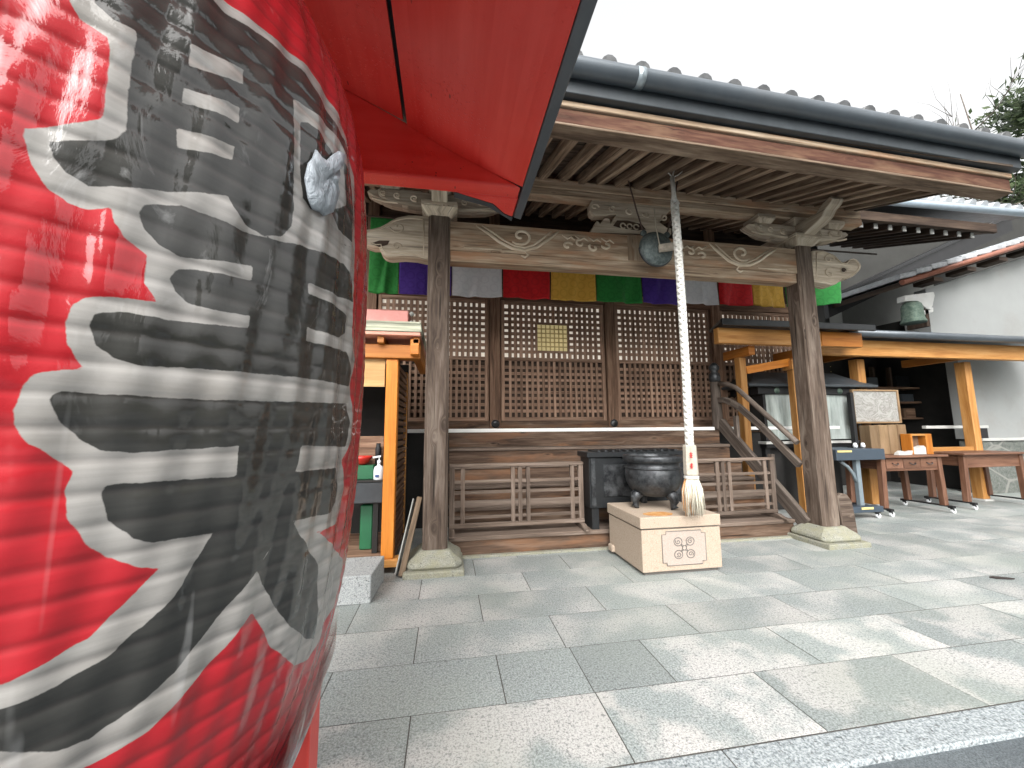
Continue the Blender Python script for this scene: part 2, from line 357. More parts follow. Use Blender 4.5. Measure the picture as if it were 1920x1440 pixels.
#@@SECTIONS
# ================================================================== GROUND
def asphalt():
    n=NT('asphalt'); p=n.geo(); s=n.noise(p,190,3,.7); v=n.noise(p,2.,4,.6)
    c=n.mix(n.ramp(s,[(.35,0.),(.66,1.)]),(.045,.055,.062),(.17,.19,.20))
    c=n.mix(n.ramp(v,[(.4,0.),(.7,.4)]),c,(.05,.06,.07))
    return n.done(n.pbr(c,.7,0,n.bump(s,.5,.006),.4))
M['asphalt']=asphalt()
B().box(-300,300,-300,300,-.6,-.018).build('ground','asphalt',kind='structure',org=(0,0,0))
M['mortar']=plain('joint_mortar',(.07,.066,.06),.9,0,.3,8)
B().box(-9,22,1.43,9.6,-.2,-.0018).build('pavement_bed','mortar',kind='structure',org=(0,0,0))
def paving():
    n=NT('granite_paving'); p=n.geo(); s=n.noise(p,105,3,.8); s2=n.noise(p,55,2,.6)
    dry=n.attr('dry'); con=n.attr('con'); r=n.attr('rnd')
    off=n.n('ShaderNodeCombineXYZ'); n.set(off,0,n.math('MULTIPLY',r,37.)); n.set(off,1,n.math('MULTIPLY',r,17.))
    add=n.n('ShaderNodeVectorMath',operation='ADD'); n.set(add,0,p); n.set(add,1,off)
    nz=n.noise(add.outputs[0],2.3,3,.5)
    t=n.math('ADD',n.math('MULTIPLY',n.math('SUBTRACT',nz,.5),con),dry,clamp=True)
    t=n.ramp(t,[(.28,0.),(.72,1.)],'EASE')
    wet=n.mix(n.ramp(s,[(.41,0.),(.59,1.)]),(.16,.181,.179),(.355,.388,.382))
    dr=n.mix(n.ramp(s,[(.36,0.),(.54,1.)]),(.21,.208,.20),(.485,.48,.465))
    dr=n.mix(n.ramp(n.noise(p,1.7,3,.5),[(.5,0.),(.7,.5)]),dr,(.40,.39,.365),'MIX')
    c=n.mix(t,wet,dr)
    c=n.mix(n.ramp(s2,[(.58,0.),(.66,.6)]),c,(.08,.09,.095))
    g=n.noise(p,.9,3,.5); c=n.mix(n.ramp(g,[(.42,0.),(.66,.32)]),c,(.29,.32,.275))
    hv=n.n('ShaderNodeHueSaturation',{'Value':n.math('ADD',n.math('MULTIPLY',r,.22),.89),'Color':c})
    rough=n.math('ADD',n.math('MULTIPLY',t,.25),.5)
    return n.done(n.pbr(hv.outputs[0],rough,0,n.bump(s,.3,.003),.35))
M['paving']=paving()
rowsY=[1.566,1.98,2.385,2.79,3.225,3.63,4.05]+[4.05+.415*i for i in range(1,14)]
offs=[-.148,.295,-.17,.26,-.20,.27,-.16]
pv=B(); dry=[]; con=[]
for ri in range(len(rowsY)-1):
    y0,y1=rowsY[ri],rowsY[ri+1]; o=offs[ri] if ri<len(offs) else (-.18 if ri%2==0 else .27)
    js=[o+.889*k for k in range(-9,25)]
    if ri==1: js+=[.738]
    js.sort()
    for a,b in zip(js,js[1:]):
        pv.box(a+.0032,b-.0032,y0+.0035,y1-.0035,-.06,random.uniform(-.0008,.0008))
        if ri==0: d,cn=.53,3.6
        elif ri==1: d,cn=((.51,3.6) if a>1.1 else (.15,1.0))
        else: d,cn=.43,1.3
        dry+= [d]*6; con+=[cn]*6
po=pv.build('pavement','paving',kind='structure',org=(0,0,0))
for nm,vals in (('dry',dry),('con',con)):
    at=po.data.attributes.new(nm,'FLOAT','FACE'); at.data.foreach_set('value',np.array(vals,dtype=np.float32))
kb=B()
js=[-8.8+.9+.0]+[1.116+1.85*k for k in range(-5,9)]
js.sort()
for a,b in zip(js,js[1:]): kb.box(a+.002,b-.002,1.418,1.562,-.14,.002)
kb.build('kerb','kerb',kind='structure',bevel=.006,seg=2,org=(0,0,0))
# ================================================================== PAPER LANTERN
AX=(-.6646,.7677)
prof=[(.50,.245),(.56,.29),(.63,.335),(.70,.372),(.76,.402),(.84,.437),(.97,.468),(1.09,.484),(1.22,.494),(1.37,.499),(1.54,.499),(1.70,.495),(1.82,.488),(1.91,.476),(2.0,.452),(2.07,.418),(2.15,.362),(2.21,.305),(2.26,.25),(2.30,.19)]
pz=np.array([p[0] for p in prof]); pr=np.array([p[1] for p in prof])
pc=np.polyfit(pz,pr,7)
zz=np.linspace(.50,2.30,900); rr=np.interp(zz,pz,pr); ker=np.exp(-np.linspace(-2,2,61)**2); ker/=ker.sum()
rr=np.convolve(np.pad(rr,30,mode='reflect',reflect_type='odd'),ker,'valid')
def Rz(z): return np.interp(z,zz,rr)
def onlantern(x,y):
    for k in range(200):
        r=[c/F for c in rayw(x-4*k,y)]; h=np.linspace(.25,1.6,500); P=np.outer(h,r)
        rad=np.hypot(P[:,0]-AX[0],P[:,1]-AX[1]); z=P[:,2]+H
        hit=np.nonzero((rad<=Rz(np.clip(z,.5,2.3)))&(z>.3)&(z<2.5))[0]
        if len(hit):
            i=hit[0]; 
            lo,hi=(h[i-1] if i else h[0]),h[i]
            for _ in range(25):
                m=(lo+hi)/2; q=[c*m for c in r]
                if math.hypot(q[0]-AX[0],q[1]-AX[1])<=Rz(min(max(q[2]+H,.5),2.3)): hi=m
                else: lo=m
            q=[c*hi for c in r]
            return (math.atan2(q[0]-AX[0],-(q[1]-AX[1]))*.5,q[2]+H)
    return None
G=[(125,-40),(132,0),(150,30),(202,65),(207,90),(195,215),(187,222),(45,235),(44,250),(55,300),(90,350),(130,377),(165,390),(210,386),(215,415),(235,445),(277,475),(274,500),(272,530),(287,550),(295,565),(215,555),(160,555),(135,570),(122,605),(127,645),(145,675),(162,692),(90,694),(62,700),(41,726),(25,767),(26,798),(49,828),(92,854),(140,885),(123,921),(128,972),(164,1024),(206,1049),(267,1066),(301,1067),(257,1111),(170,1198),(77,1250),(0,1288),(-60,1310),(-60,1500),(100,1470),(180,1437),(283,1373),(360,1291),(427,1214),(473,1152),(480,1152),(514,1214),(555,1250),(583,1237),(610,1180),(640,1100),(645,1049),(601,998),(632,983),(642,967),(650,916),(647,864),(660,828),(663,777),(660,720),(670,675),(662,630),(665,570),(672,465),(668,330),(640,220),(585,130),(500,55),(430,0),(380,-40)]
BK=[[(172,-40),(178,0),(215,35),(258,55),(252,100),(243,165),(238,240),(215,260),(90,259),(92,270),(100,290),(125,320),(165,345),(275,352),(350,357),(430,365),(440,385),(465,420),(500,440),(530,443),(550,425),(556,390),(600,440),(662,465),(666,440),(664,340),(650,265),(618,205),(575,135),(490,62),(430,22),(360,-40)],
 [(262,400),(270,383),(290,379),(345,383),(425,414),(460,432),(530,452),(565,458),(615,475),(650,495),(664,525),(665,566),(640,556),(585,530),(480,498),(340,479),(300,455),(275,430)],
 [(322,520),(335,503),(360,502),(480,525),(585,550),(640,577),(655,592),(653,625),(640,633),(578,612),(472,592),(400,580),(360,568),(335,545)],
 [(168,605),(180,588),(205,583),(240,585),(330,600),(472,615),(577,638),(655,660),(662,700),(658,725),(600,712),(430,695),(330,688),(260,685),(215,670),(180,645)],
 [(480,490),(585,525),(578,645),(470,625)],
 [(92,749),(98,738),(118,732),(206,739),(411,750),(655,757),(659,792),(653,838),(570,835),(452,836),(247,849),(195,846),(154,826),(113,792)],
 [(190,926),(198,911),(231,907),(447,894),(557,885),(632,877),(640,906),(635,941),(622,962),(550,977),(406,1001),(288,1018),(252,1011),(206,977)],
 [(452,830),(570,830),(557,890),(550,980),(440,1000),(447,893)],
 [(406,1001),(329,1121),(206,1234),(103,1291),(0,1335),(-60,1355),(-60,1425),(0,1412),(98,1414),(175,1389),(257,1327),(329,1265),(411,1162),(486,1070),(550,977)],
 [(486,1070),(514,1127),(545,1173),(581,1198),(594,1198),(600,1130),(602,1060),(570,1008),(550,977)]]
GP=[[(358,80),(462,127),(461,155),(356,120)],[(348,162),(456,198),(454,228),(345,187)],[(336,235),(445,272),(440,298),(336,272)],
 [(555,183),(575,196),(610,225),(642,265),(658,310),(664,400),(664,465),(600,440),(556,400)]]
IN=[[(570,228),(582,229),(605,250),(625,280),(634,305),(624,325),(624,385),(590,392),(573,370),(570,320)],[(646,300),(656,320),(664,400),(662,455),(640,430),(628,395),(652,385),(648,330)]]
def sdf(P,poly,rounding=0.):
    q=np.array([c for c in (onlantern(*p) for p in poly) if c is not None])
    d=np.full(len(P),1e9); ins=np.zeros(len(P),bool)
    for i in range(len(q)):
        a=q[i-1]; b=q[i]; e=b-a; w_=P-a
        t=np.clip((w_@e)/max(e@e,1e-12),0,1); dd=np.hypot(*(w_-t[:,None]*e).T); d=np.minimum(d,dd)
        c=((a[1]>P[:,1])!=(b[1]>P[:,1])); ee=e[1] if abs(e[1])>1e-12 else 1e-12
        xi=a[0]+(P[:,1]-a[1])/ee*e[0]; ins^=c&(P[:,0]<xi)
    return np.where(ins,d,-d)
lant=empty('paper_lantern',(AX[0],AX[1],.40),'giant red paper lantern with black brush character, wrapped in clear plastic','lantern')
camdir=math.atan2(-AX[0],AX[1])
th=np.concatenate([np.linspace(camdir-1.45,camdir+1.45,400,endpoint=False),np.linspace(camdir+1.45,camdir+2*PI-1.45,60,endpoint=False)])
zs=np.linspace(.50,2.30,520); pitch=.030
R=Rz(zs); ph=np.abs(np.cos(PI*zs/pitch)); R=R-.004-.0011*(1-ph**.5)
TH,ZZ=np.meshgrid(th,zs); wob=.0016*np.sin(TH*37+ZZ*11)+.0012*np.sin(TH*71-ZZ*23)
RR=R[:,None]+wob
V=np.stack([AX[0]+RR*np.sin(TH),AX[1]-RR*np.cos(TH),ZZ],-1).reshape(-1,3)
nt=len(th); nz=len(zs)
i,j=np.meshgrid(np.arange(nz-1),np.arange(nt),indexing='ij'); j2=(j+1)%nt
FA=np.stack([i*nt+j,i*nt+j2,(i+1)*nt+j2,(i+1)*nt+j],-1).reshape(-1,4)
me=bpy.data.meshes.new('lantern_body'); me.from_pydata((V-np.array(ORG[lant.name])).tolist(),[],FA.tolist())
me.polygons.foreach_set('use_smooth',np.ones(len(FA),bool))
tw=((TH-camdir+PI)%(2*PI))-PI
PP=np.stack([(tw+camdir)*.5,ZZ],-1).reshape(-1,2)
front=(np.abs(tw.reshape(-1))<1.5)
ash=np.full(len(PP),-1.); ink=np.full(len(PP),-1.)
Pf=PP[front]
a_=sdf(Pf,G)
b_=np.max([sdf(Pf,k) for k in BK],axis=0)
gaps=np.max([sdf(Pf,k) for k in GP],axis=0); inn=np.max([sdf(Pf,k) for k in IN],axis=0)
b_=np.maximum(np.minimum(b_,-gaps),inn)
ash[front]=np.clip(a_,-.05,.05); ink[front]=np.clip(b_,-.05,.05)
for nm,vals in (('ash',ash),('ink',ink)):
    at=me.attributes.new(nm,'FLOAT','POINT'); at.data.foreach_set('value',vals.astype(np.float32))
def lanternmat():
    n=NT('painted_lantern_paper'); o=n.obj(); ed=n.math('MULTIPLY',n.math('SUBTRACT',n.noise(o,70,3,.6),.5),.004)
    fi=n.noise(n.map(o,(3,3,45)),1.,5,.65); bl=n.noise(o,5.,5,.6)
    red=n.mix(n.ramp(fi,[(.3,0.),(.7,1.)]),(.29,.002,.0065),(.40,.0055,.014))
    red=n.mix(n.ramp(bl,[(.45,0.),(.75,.4)]),red,(.30,.003,.008))
    gy=n.mix(n.ramp(fi,[(.28,0.),(.72,1.)]),(.20,.19,.178),(.325,.313,.296))
    gy=n.mix(n.ramp(bl,[(.5,0.),(.75,.5)]),gy,(.25,.222,.192))
    bk=n.mix(n.ramp(fi,[(.3,0.),(.75,1.)]),(.010,.010,.009),(.035,.034,.030))
    st_=lambda a:n.math('MULTIPLY_ADD',n.math('ADD',n.attr(a),ed),900.,.5,clamp=True)
    c=n.mix(st_('ash'),red,gy)
    c=n.mix(st_('ink'),c,bk)
    rz_=n.n('ShaderNodeSeparateXYZ'); n.set(rz_,0,n.geo()); rib=n.math('ABSOLUTE',n.math('SINE',n.math('MULTIPLY',rz_.outputs[2],PI/.030)))
    c=n.mix(n.math('MULTIPLY',n.ramp(rib,[(.0,.0),(.90,0.),(1.,1.)]),.25),c,n.mix(.6,c,(.02,.01,.01)))
    nr,streak=filmbump(n,o)
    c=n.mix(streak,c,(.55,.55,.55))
    b=n.pbr(c,.62,0,n.bump(n.math('ADD',n.math('MULTIPLY',n.noise(o,90,4,.6),.25),n.math('MULTIPLY',n.math('POWER',rib,7.),-.9)),.28,.005),.3)
    n.set(b,'Coat Weight',1.0); n.set(b,'Coat Roughness',.06); n.set(b,'Coat IOR',1.52); n.set(b,'Coat Normal',nr)
    return n.done(b)
def filmbump(n,o):
    # the clear plastic stretched over the paper: long vertical folds, crumpled zones, small dimples
    v1=n.noise(n.map(o,(5,5,.9)),1.,4,.55,1.2); v2=n.noise(n.map(o,(16,16,9)),1.,5,.6,2.2)
    vo=n.n('ShaderNodeTexVoronoi',{'Scale':17.},feature='SMOOTH_F1'); n.set(vo,'Vector',n.map(o,(1,1,.7)))
    msk=n.ramp(n.noise(o,2.1,2,.5),[(.44,0.),(.60,1.)])
    h=n.math('ADD',n.math('MULTIPLY',v1,1.15),n.math('ADD',n.math('MULTIPLY',v2,n.math('ADD',n.math('MULTIPLY',msk,.13),.03)),n.math('MULTIPLY',n.math('MULTIPLY',vo.outputs[0],msk),.6)))
    nr=n.bump(h,.7,.012)
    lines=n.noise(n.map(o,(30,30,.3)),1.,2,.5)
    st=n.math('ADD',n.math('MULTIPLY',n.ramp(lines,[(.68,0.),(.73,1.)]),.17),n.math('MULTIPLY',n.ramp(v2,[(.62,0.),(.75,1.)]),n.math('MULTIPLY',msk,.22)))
    return nr,st
me.materials.append(lanternmat()); lb=bpy.data.objects.new('lantern_body',me); COL.objects.link(lb); lb.parent=lant
B().lathe([(.21,2.285),(.235,2.285),(.24,2.30),(.24,2.41),(.225,2.42),(.0,2.42)],(AX[0],AX[1],0),40).build('top_ring','blackmetal',lant)
B().lathe([(0.,.40),(.235,.40),(.25,.41),(.25,.50),(.235,.512),(.0,.512)],(AX[0],AX[1],0),40).build('bottom_ring','blackmetal',lant)
# clear plastic wrap, a real second skin with folds
def filmmat():
    n=NT('clear_plastic_wrap'); o=n.obj(); nr,st=filmbump(n,o)
    fr=n.n('ShaderNodeFresnel',{'IOR':1.5}); n.set(fr,'Normal',nr)
    gl=n.n('ShaderNodeBsdfGlossy',{'Color':(1,1,1),'Roughness':.06}); n.set(gl,'Normal',nr)
    tr=n.n('ShaderNodeBsdfTransparent',{'Color':(.97,.96,.95)})
    df=n.n('ShaderNodeBsdfDiffuse',{'Color':(.62,.60,.57)})
    m1=n.n('ShaderNodeMixShader'); sp_=n.n('ShaderNodeSeparateXYZ'); n.set(sp_,0,n.geo()); fade=n.ramp(sp_.outputs[2],[(.45,1.),(.86,0.)]); n.set(m1,0,n.math('MULTIPLY',n.math('ADD',st,.16),fade)); n.set(m1,1,tr); n.set(m1,2,df)
    m2=n.n('ShaderNodeMixShader'); n.set(m2,0,n.math('MULTIPLY',fr,n.ramp(sp_.outputs[2],[(.78,1.),(.90,0.)]))); n.set(m2,1,m1); n.set(m2,2,gl)
    return n.done(m2)
M['film']=filmmat()
zf=np.linspace(.44,.93,90); tf=np.linspace(0,2*PI,260,endpoint=False)
TF,ZF=np.meshgrid(tf,zf); base=Rz(np.clip(ZF,.5,2.3))
nzv=.0045*np.sin(TF*19+3*np.sin(ZF*2.1))+.003*np.sin(TF*43+ZF*4)+.004*np.sin(ZF*6.3+TF*7)+.002*np.sin(TF*90+ZF*13)
low=np.clip((1.0-ZF)/.5,0,1)
edge=np.clip((ZF-.86)/.07,0,1)
RF=base+.006+nzv*(1+1.2*low)*(1-edge)+low*.022*(1+np.sin(TF*9+ZF*3))-edge*.004
VF=np.stack([AX[0]+RF*np.sin(TF),AX[1]-RF*np.cos(TF),ZF],-1).reshape(-1,3)
ntf=len(tf); i,j=np.meshgrid(np.arange(len(zf)-1),np.arange(ntf),indexing='ij'); j2=(j+1)%ntf
FF=np.stack([i*ntf+j,i*ntf+j2,(i+1)*ntf+j2,(i+1)*ntf+j],-1).reshape(-1,4)
me=bpy.data.meshes.new('plastic_wrap'); me.from_pydata((VF-np.array(ORG[lant.name])).tolist(),[],FF.tolist()); me.polygons.foreach_set('use_smooth',np.ones(len(FF),bool))
me.materials.append(M['film']); wrap=bpy.data.objects.new('plastic_wrap',me); COL.objects.link(wrap); wrap.parent=lant; ORG[wrap.name]=ORG[lant.name]
# crumpled silver tape on the wrap
def tapemat():
    n=NT('crumpled_tape'); o=n.obj(); v=n.noise(n.map(o,(1,1,.6)),40,5,.65,1.5)
    return n.done(n.pbr(n.ramp(v,[(.3,(.24,.27,.30)),(.7,(.38,.42,.46))]),.4,.0,n.bump(v,.6,.014),.4))
tp=B(); out=[(577,306),(584,298),(590,282),(599,296),(610,302),(620,292),(632,284),(645,290),(640,303),(630,308),(634,330),(628,345),(632,362),(626,380),(620,398),(606,404),(598,396),(584,392),(576,372),(573,350),(570,335)]
q=np.array([onlantern(*p) for p in out]); cen=q.mean(0)
ringsA=[]
for f,off in ((0.02,.007),(.35,.009),(.7,.008),(1.0,.005),(1.02,.001)):
    ring=[]
    for k,p in enumerate(q):
        s_=cen+(p-cen)*f; o_=off+random.uniform(-.003,.003)*(1 if f<1 else .3); r_=Rz(s_[1])+o_; t_=s_[0]/.5
        ring.append((AX[0]+r_*math.sin(t_),AX[1]-r_*math.cos(t_),s_[1]))
    ringsA.append(ring)
tp.ring(ringsA,sm=True); M['crumple']=tapemat(); tp.build('tape_patch','crumple',wrap)
# ================================================================== RED CANOPY
cg=empty('red_canopy',(AX[0],AX[1],0),'red lacquered gabled canopy on a red post, standing over the giant lantern','canopy')
RX,EX,EZ,RIDGE=AX[0],.315,2.36,2.815
YF,YN=1.64,.08
slope=(RIDGE-EZ)/(EX-RX)
def sof(side,xa,xb,lift,name):
    m=B(); n_=10
    def zz_(x): return EZ+slope*(EX-x)-.012*math.sin(min(1,max(0,(EX-x)/.5))*PI)+lift
    for k in range(n_):
        a=xa+(xb-xa)*k/n_; b=xa+(xb-xa)*(k+1)/n_
        sx=lambda x:(x if side>0 else 2*RX-x)
        c=[(sx(a),YN,zz_(a)),(sx(b),YN,zz_(b)),(sx(b),YN,zz_(b)+.02),(sx(a),YN,zz_(a)+.02),(sx(a),YF-.09,zz_(a)),(sx(b),YF-.09,zz_(b)),(sx(b),YF-.09,zz_(b)+.02),(sx(a),YF-.09,zz_(a)+.02)]
        if side<0: c=[c[i] for i in (1,0,3,2,5,4,7,6)]
        m.hexa(c,r=.5)
    me_=m.build(name,'red',cg)
    return me_
for sd_ in (1,-1):
    sof(sd_,-.182,EX,0.,'soffit_board'); sof(sd_,RX,-.20,.012,'soffit_board')
    sx=lambda x:(x if sd_>0 else 2*RX-x)
    # dark board behind the seam, metal roof sheet, dark eave trim
    zt=lambda x: EZ+slope*(EX-x)+.05
    c=[(sx(EX+.01),YN-.05,zt(EX+.01)),(RX,YN-.05,zt(RX)),(RX,YN-.05,zt(RX)+.04),(sx(EX+.01),YN-.05,zt(EX+.01)+.04)]
    c2=[(p[0],YF+.06,p[2]) for p in c]
    B().hexa(c+c2).build('roof_sheet','gutter',cg)
    B().hexa([(sx(EX+.002),YN-.05,EZ-.004),(sx(EX+.044),YN-.05,EZ-.004),(sx(EX+.044),YN-.05,EZ+.10),(sx(EX+.002),YN-.05,EZ+.10),(sx(EX+.002),1.795,EZ-.004),(sx(EX+.044),1.81,EZ-.004),(sx(EX+.044),1.81,EZ+.10),(sx(EX+.002),1.795,EZ+.10)]).build('eave_trim','gutter',cg,bevel=.006,seg=2)
# gable boards: closed red boards, the far one with a drooping tail at the eave corner
for (yy,far) in ((YF-.088,True),(YN,False)):
    pts=[(EX,EZ)]+[(EX-.05,EZ-.0)]+[(2*RX-EX+.05,EZ),(2*RX-EX,EZ),(RX,RIDGE+.03)]
    B().prism(pts,yy,yy+.088).build('gable_board','red',cg,bevel=.012,seg=3)
for s_ in (1,-1):
    tail=B()
    P=[(.02,YF-.003),(EX-.001,YF-.003),(EX-.001,1.80),(EX-.05,1.775),(.20,1.70),(.10,1.665)]
    P=[((x if s_>0 else 2*RX-x),y) for x,y in P]
    tail.prism(P,EZ,EZ+.075,plane='z')
    tail.build('eave_tail','red',cg,bevel=.006)
for s_ in (1,-1):
    t2=B()
    P=[(.02,YF-.002),(.10,1.668),(.20,1.704),(EX-.05,1.779),(EX,1.81),(EX,1.84),(.18,1.73),(.02,1.68)]
    P=[((x if s_>0 else 2*RX-x),y) for x,y in P]; t2.prism(P,EZ+.004,EZ+.09,plane='z'); t2.build('gable_trim','fascia',cg)
for yy in (1.30,):
    for xx in (-.43,-.90):
        B().box(xx-.05,xx+.05,yy,yy+.07,0,2.36).build('post','red',cg,bevel=.006,seg=2)
        B().box(xx-.02,xx+.045,yy+.072,yy+.11,0,2.36).build('post_batten','red',cg,bevel=.004)
    B().box(-1.25,-.42,yy+.0,yy+.07,2.362,2.44).build('cross_beam','red',cg,bevel=.005)
B().box(RX-.05,RX+.05,YN+.09,YF-.09,2.66,2.76).build('ridge_beam','red',cg,bevel=.005)
B().tube([(AX[0],AX[1],2.42),(AX[0],AX[1],2.66)],.012).build('hanging_rod','blackmetal',lant)
# ================================================================== TEMPLE HALL
hall=empty('temple_hall',(2.1,6.0,0),'old weathered wooden temple hall with tiled porch roof, lattice front and carved beam','temple')
PXL,PXR,PY=-.10,4.29,3.93
def pillar_mesh(x,y,wd,z0,z1):
    m=B(); ch=.028; rings=[]
    for k in range(15):
        z=z0+(z1-z0)*k/14; h=wd/2*(1.0-.05*k/14)
        ring=[(x-h+ch,y-h,z),(x+h-ch,y-h,z),(x+h,y-h+ch,z),(x+h,y+h-ch,z),(x+h-ch,y+h,z),(x-h+ch,y+h,z),(x-h,y+h-ch,z),(x-h,y-h+ch,z)]
        rings.append(ring)
    return m.ring(rings,sm=False)
for x in (PXL,PXR):
    pillar_mesh(x,PY,.235,.165,3.50).build('pillar','pillar',hall)
    # soban stone: slab + bell-shaped stone
    m=B(); h0=.235
    m.box(x-.27,x+.27,PY-.29,PY+.29,-.05,.052)
    m.build('plinth_slab','plinth',hall,bevel=.012,seg=2)
    m=B(); rings=[]
    for z,h,c in ((.05,.235,.04),(.075,.252,.06),(.10,.250,.06),(.125,.225,.05),(.15,.185,.03),(.175,.155,.02),(.19,.142,.02)):
        rings.append([(x-h+c,PY-h,z),(x+h-c,PY-h,z),(x+h,PY-h+c,z),(x+h,PY+h-c,z),(x+h-c,PY+h,z),(x-h+c,PY+h,z),(x-h,PY+h-c,z),(x-h,PY-h+c,z)])
    m.ring(rings,sm=False).build('plinth_stone','plinth',hall,bevel=.012,seg=2)
# carved tie beam, slightly cambered, with engraved scrolls in relief
BY0,BY1=3.845,4.02
m=B(); n_=14
for k in range(n_):
    xa=PXL+.10+(PXR-PXL-.2)*k/n_; xb=PXL+.10+(PXR-PXL-.2)*(k+1)/n_
    cz=lambda x:.010*(1-((x-2.1)/2.1)**2)
    m.hexa([(xa,BY0,3.155+cz(xa)),(xa,BY1,3.155+cz(xa)),(xa,BY1,3.465+cz(xa)*.4),(xa,BY0,3.465+cz(xa)*.4),(xb,BY0,3.155+cz(xb)),(xb,BY1,3.155+cz(xb)),(xb,BY1,3.465+cz(xb)*.4),(xb,BY0,3.465+cz(xb)*.4)],r=.55)
tb=m.build('tie_beam','beam',hall)
# one continuous u so grain does not break between segments
uvd=tb.data.uv_layers[0].data
for p in tb.data.polygons:
    for li in p.loop_indices:
        co=tb.data.vertices[tb.data.loops[li].vertex_index].co; uvd[li].uv=(co.x,co.z+co.y)
m=B()
for k in range(n_):
    xa=PXL+.10+(PXR-PXL-.2)*k/n_; xb=PXL+.10+(PXR-PXL-.2)*(k+1)/n_
    m.hexa([(xa,BY0+.018,3.04+cz(xa)),(xa,BY1-.018,3.04+cz(xa)),(xa,BY1-.018,3.153+cz(xa)),(xa,BY0+.018,3.153+cz(xa)),(xb,BY0+.018,3.04+cz(xb)),(xb,BY1-.018,3.04+cz(xb)),(xb,BY1-.018,3.153+cz(xb)),(xb,BY0+.018,3.153+cz(xb))],r=.35)
lb2=m.build('beam_underside','beam',hall)
uvd=lb2.data.uv_layers[0].data
for p in lb2.data.polygons:
    for li in p.loop_indices:
        co=lb2.data.vertices[lb2.data.loops[li].vertex_index].co; uvd[li].uv=(co.x+9,co.z*1.3+co.y+4)
def scroll(m,cx,cz_,pts,r=.009):
    P=[(cx+a,BY0+.001,cz_+b) for a,b in pts]; r*=1.8; m.tube(P,[r*.5]+[r]*(len(P)-2)+[r*.5],6,r=.95)
def spiral(cx,cz_,r0,r1,a0,a1,n=18): return [(cx+(r0+(r1-r0)*k/n)*math.cos(a0+(a1-a0)*k/n),cz_+(r0+(r1-r0)*k/n)*math.sin(a0+(a1-a0)*k/n)*.8) for k in range(n+1)]
for s_,cx in ((1,.1),(-1,4.09)):
    m=B()
    f=lambda pts:[(s_*a,b) for a,b in pts]
    scroll(m,cx,3.17,f([(.18,.27),(.30,.20),(.42,.11),(.56,.045),(.70,.03),(.84,.08),(.98,.19),(1.08,.28)]),.011)
    scroll(m,cx,3.17,f([(.24,.275),(.36,.205),(.48,.125),(.60,.07),(.70,.06),(.80,.10),(.92,.20),(1.0,.275)]),.007)
    scroll(m,cx,3.17,f(spiral(.66,.19,.13,.02,-2.4,5.2)),.009)
    scroll(m,cx,3.17,f([(.70,.03),(.74,-.02),(.70,-.05),(.66,-.03)]),.008)
    for q in range(4):
        scroll(m,cx,3.17,f(spiral(1.18+q*.15,.12+.04*(q%2),.06,.012,.3+q,5.6+q,14)),.009)
        scroll(m,cx,3.17,f([(1.12+q*.15,.24),(1.18+q*.15,.20),(1.22+q*.15,.225),(1.27+q*.15,.19)]),.007)
    scroll(m,cx,3.17,f([(.05,.02),(.25,.015),(.45,.02)]),.006)
    m.build('beam_carving','relief',hall)
B().box(1.98,2.22,BY0-.014,BY0-.001,3.17,3.475).build('centre_block','beam',hall,bevel=.004)
# nosings at the beam ends
R_N=xz([(793,850),(860,846),(930,850),(985,868),(1040,890),(1078,925),(1110,960),(1160,1000),(1200,1006),(1230,1000),(1255,975),(1275,955),(1310,945),(1345,958),(1370,985),(1390,1010),(1400,1040),(1390,1080),(1370,1110),(1335,1145),(1300,1170),(1255,1190),(1210,1200),(1160,1195),(1135,1230),(1100,1260),(1060,1275),(1020,1275),(970,1260),(930,1255),(840,1240),(793,1235)],3.86,1400,340,6.546)
xr=PXR+.095; dx=xr-min(p[0] for p in R_N); R_N=[(p[0]+dx,p[1]) for p in R_N]
nz_=B().prism(R_N,3.85,4.01).build('beam_nosing','carve',hall,bevel=.018,seg=2)
def inset_line(poly,f,y,m,r=.008,closed=True,rr=.7):
    cx=sum(p[0] for p in poly)/len(poly); czz=sum(p[1] for p in poly)/len(poly)
    P=[(cx+(p[0]-cx)*f,y,czz+(p[1]-czz)*f) for p in poly]
    if closed: P.append(P[0])
    m.tube(P,r,6,r=rr)
m=B(); inset_line(R_N,.86,3.849,m,.007)
cx,cz0=sum(p[0] for p in R_N)/len(R_N),sum(p[1] for p in R_N)/len(R_N)
m.tube([(a,3.848,b) for a,b in spiral(cx-.17,cz0+.10,.085,.01,0,7)],.008,6)
m.tube([(a,3.848,b) for a,b in spiral(cx-.18,cz0-.08,.07,.01,2,8.5)],.008,6)
m.tube([(a,3.848,b) for a,b in spiral(cx+.03,cz0-.03,.055,.03,0,6.2)],.007,6); m.build('nosing_carving','relief',hall)
m=B(); m.lathe([(0,-.004),(.035,-.004),(.035,.003),(0,.003)],(cx+.035,3.849,cz0-.03),14,axis='y'); m.build('nosing_eye','darkwood',hall)
L_N=xz([(712,392),(640,385),(560,378),(480,378),(400,392),(345,405),(290,430),(230,470),(150,510),(70,530),(0,540),(-60,570),(-85,620),(-60,670),(0,705),(70,728),(110,728),(140,725),(152,765),(170,800),(200,830),(240,845),(280,850),(350,845),(420,840),(490,845),(560,850),(650,870),(712,880)],3.86,680,340,6.)
dx=(PXL-.095)-max(p[0] for p in L_N); L_N=[(p[0]+dx,p[1]) for p in L_N]
B().prism(L_N,3.85,4.01).build('beam_nosing','carve',hall,bevel=.016,seg=2)
m=B(); cx,cz0=sum(p[0] for p in L_N)/len(L_N),sum(p[1] for p in L_N)/len(L_N)
inset_line(L_N,.84,3.849,m,.007)
m.tube([(a,3.848,b) for a,b in spiral(cx+.06,cz0+.13,.085,.01,3.3,9.5)],.008,6)
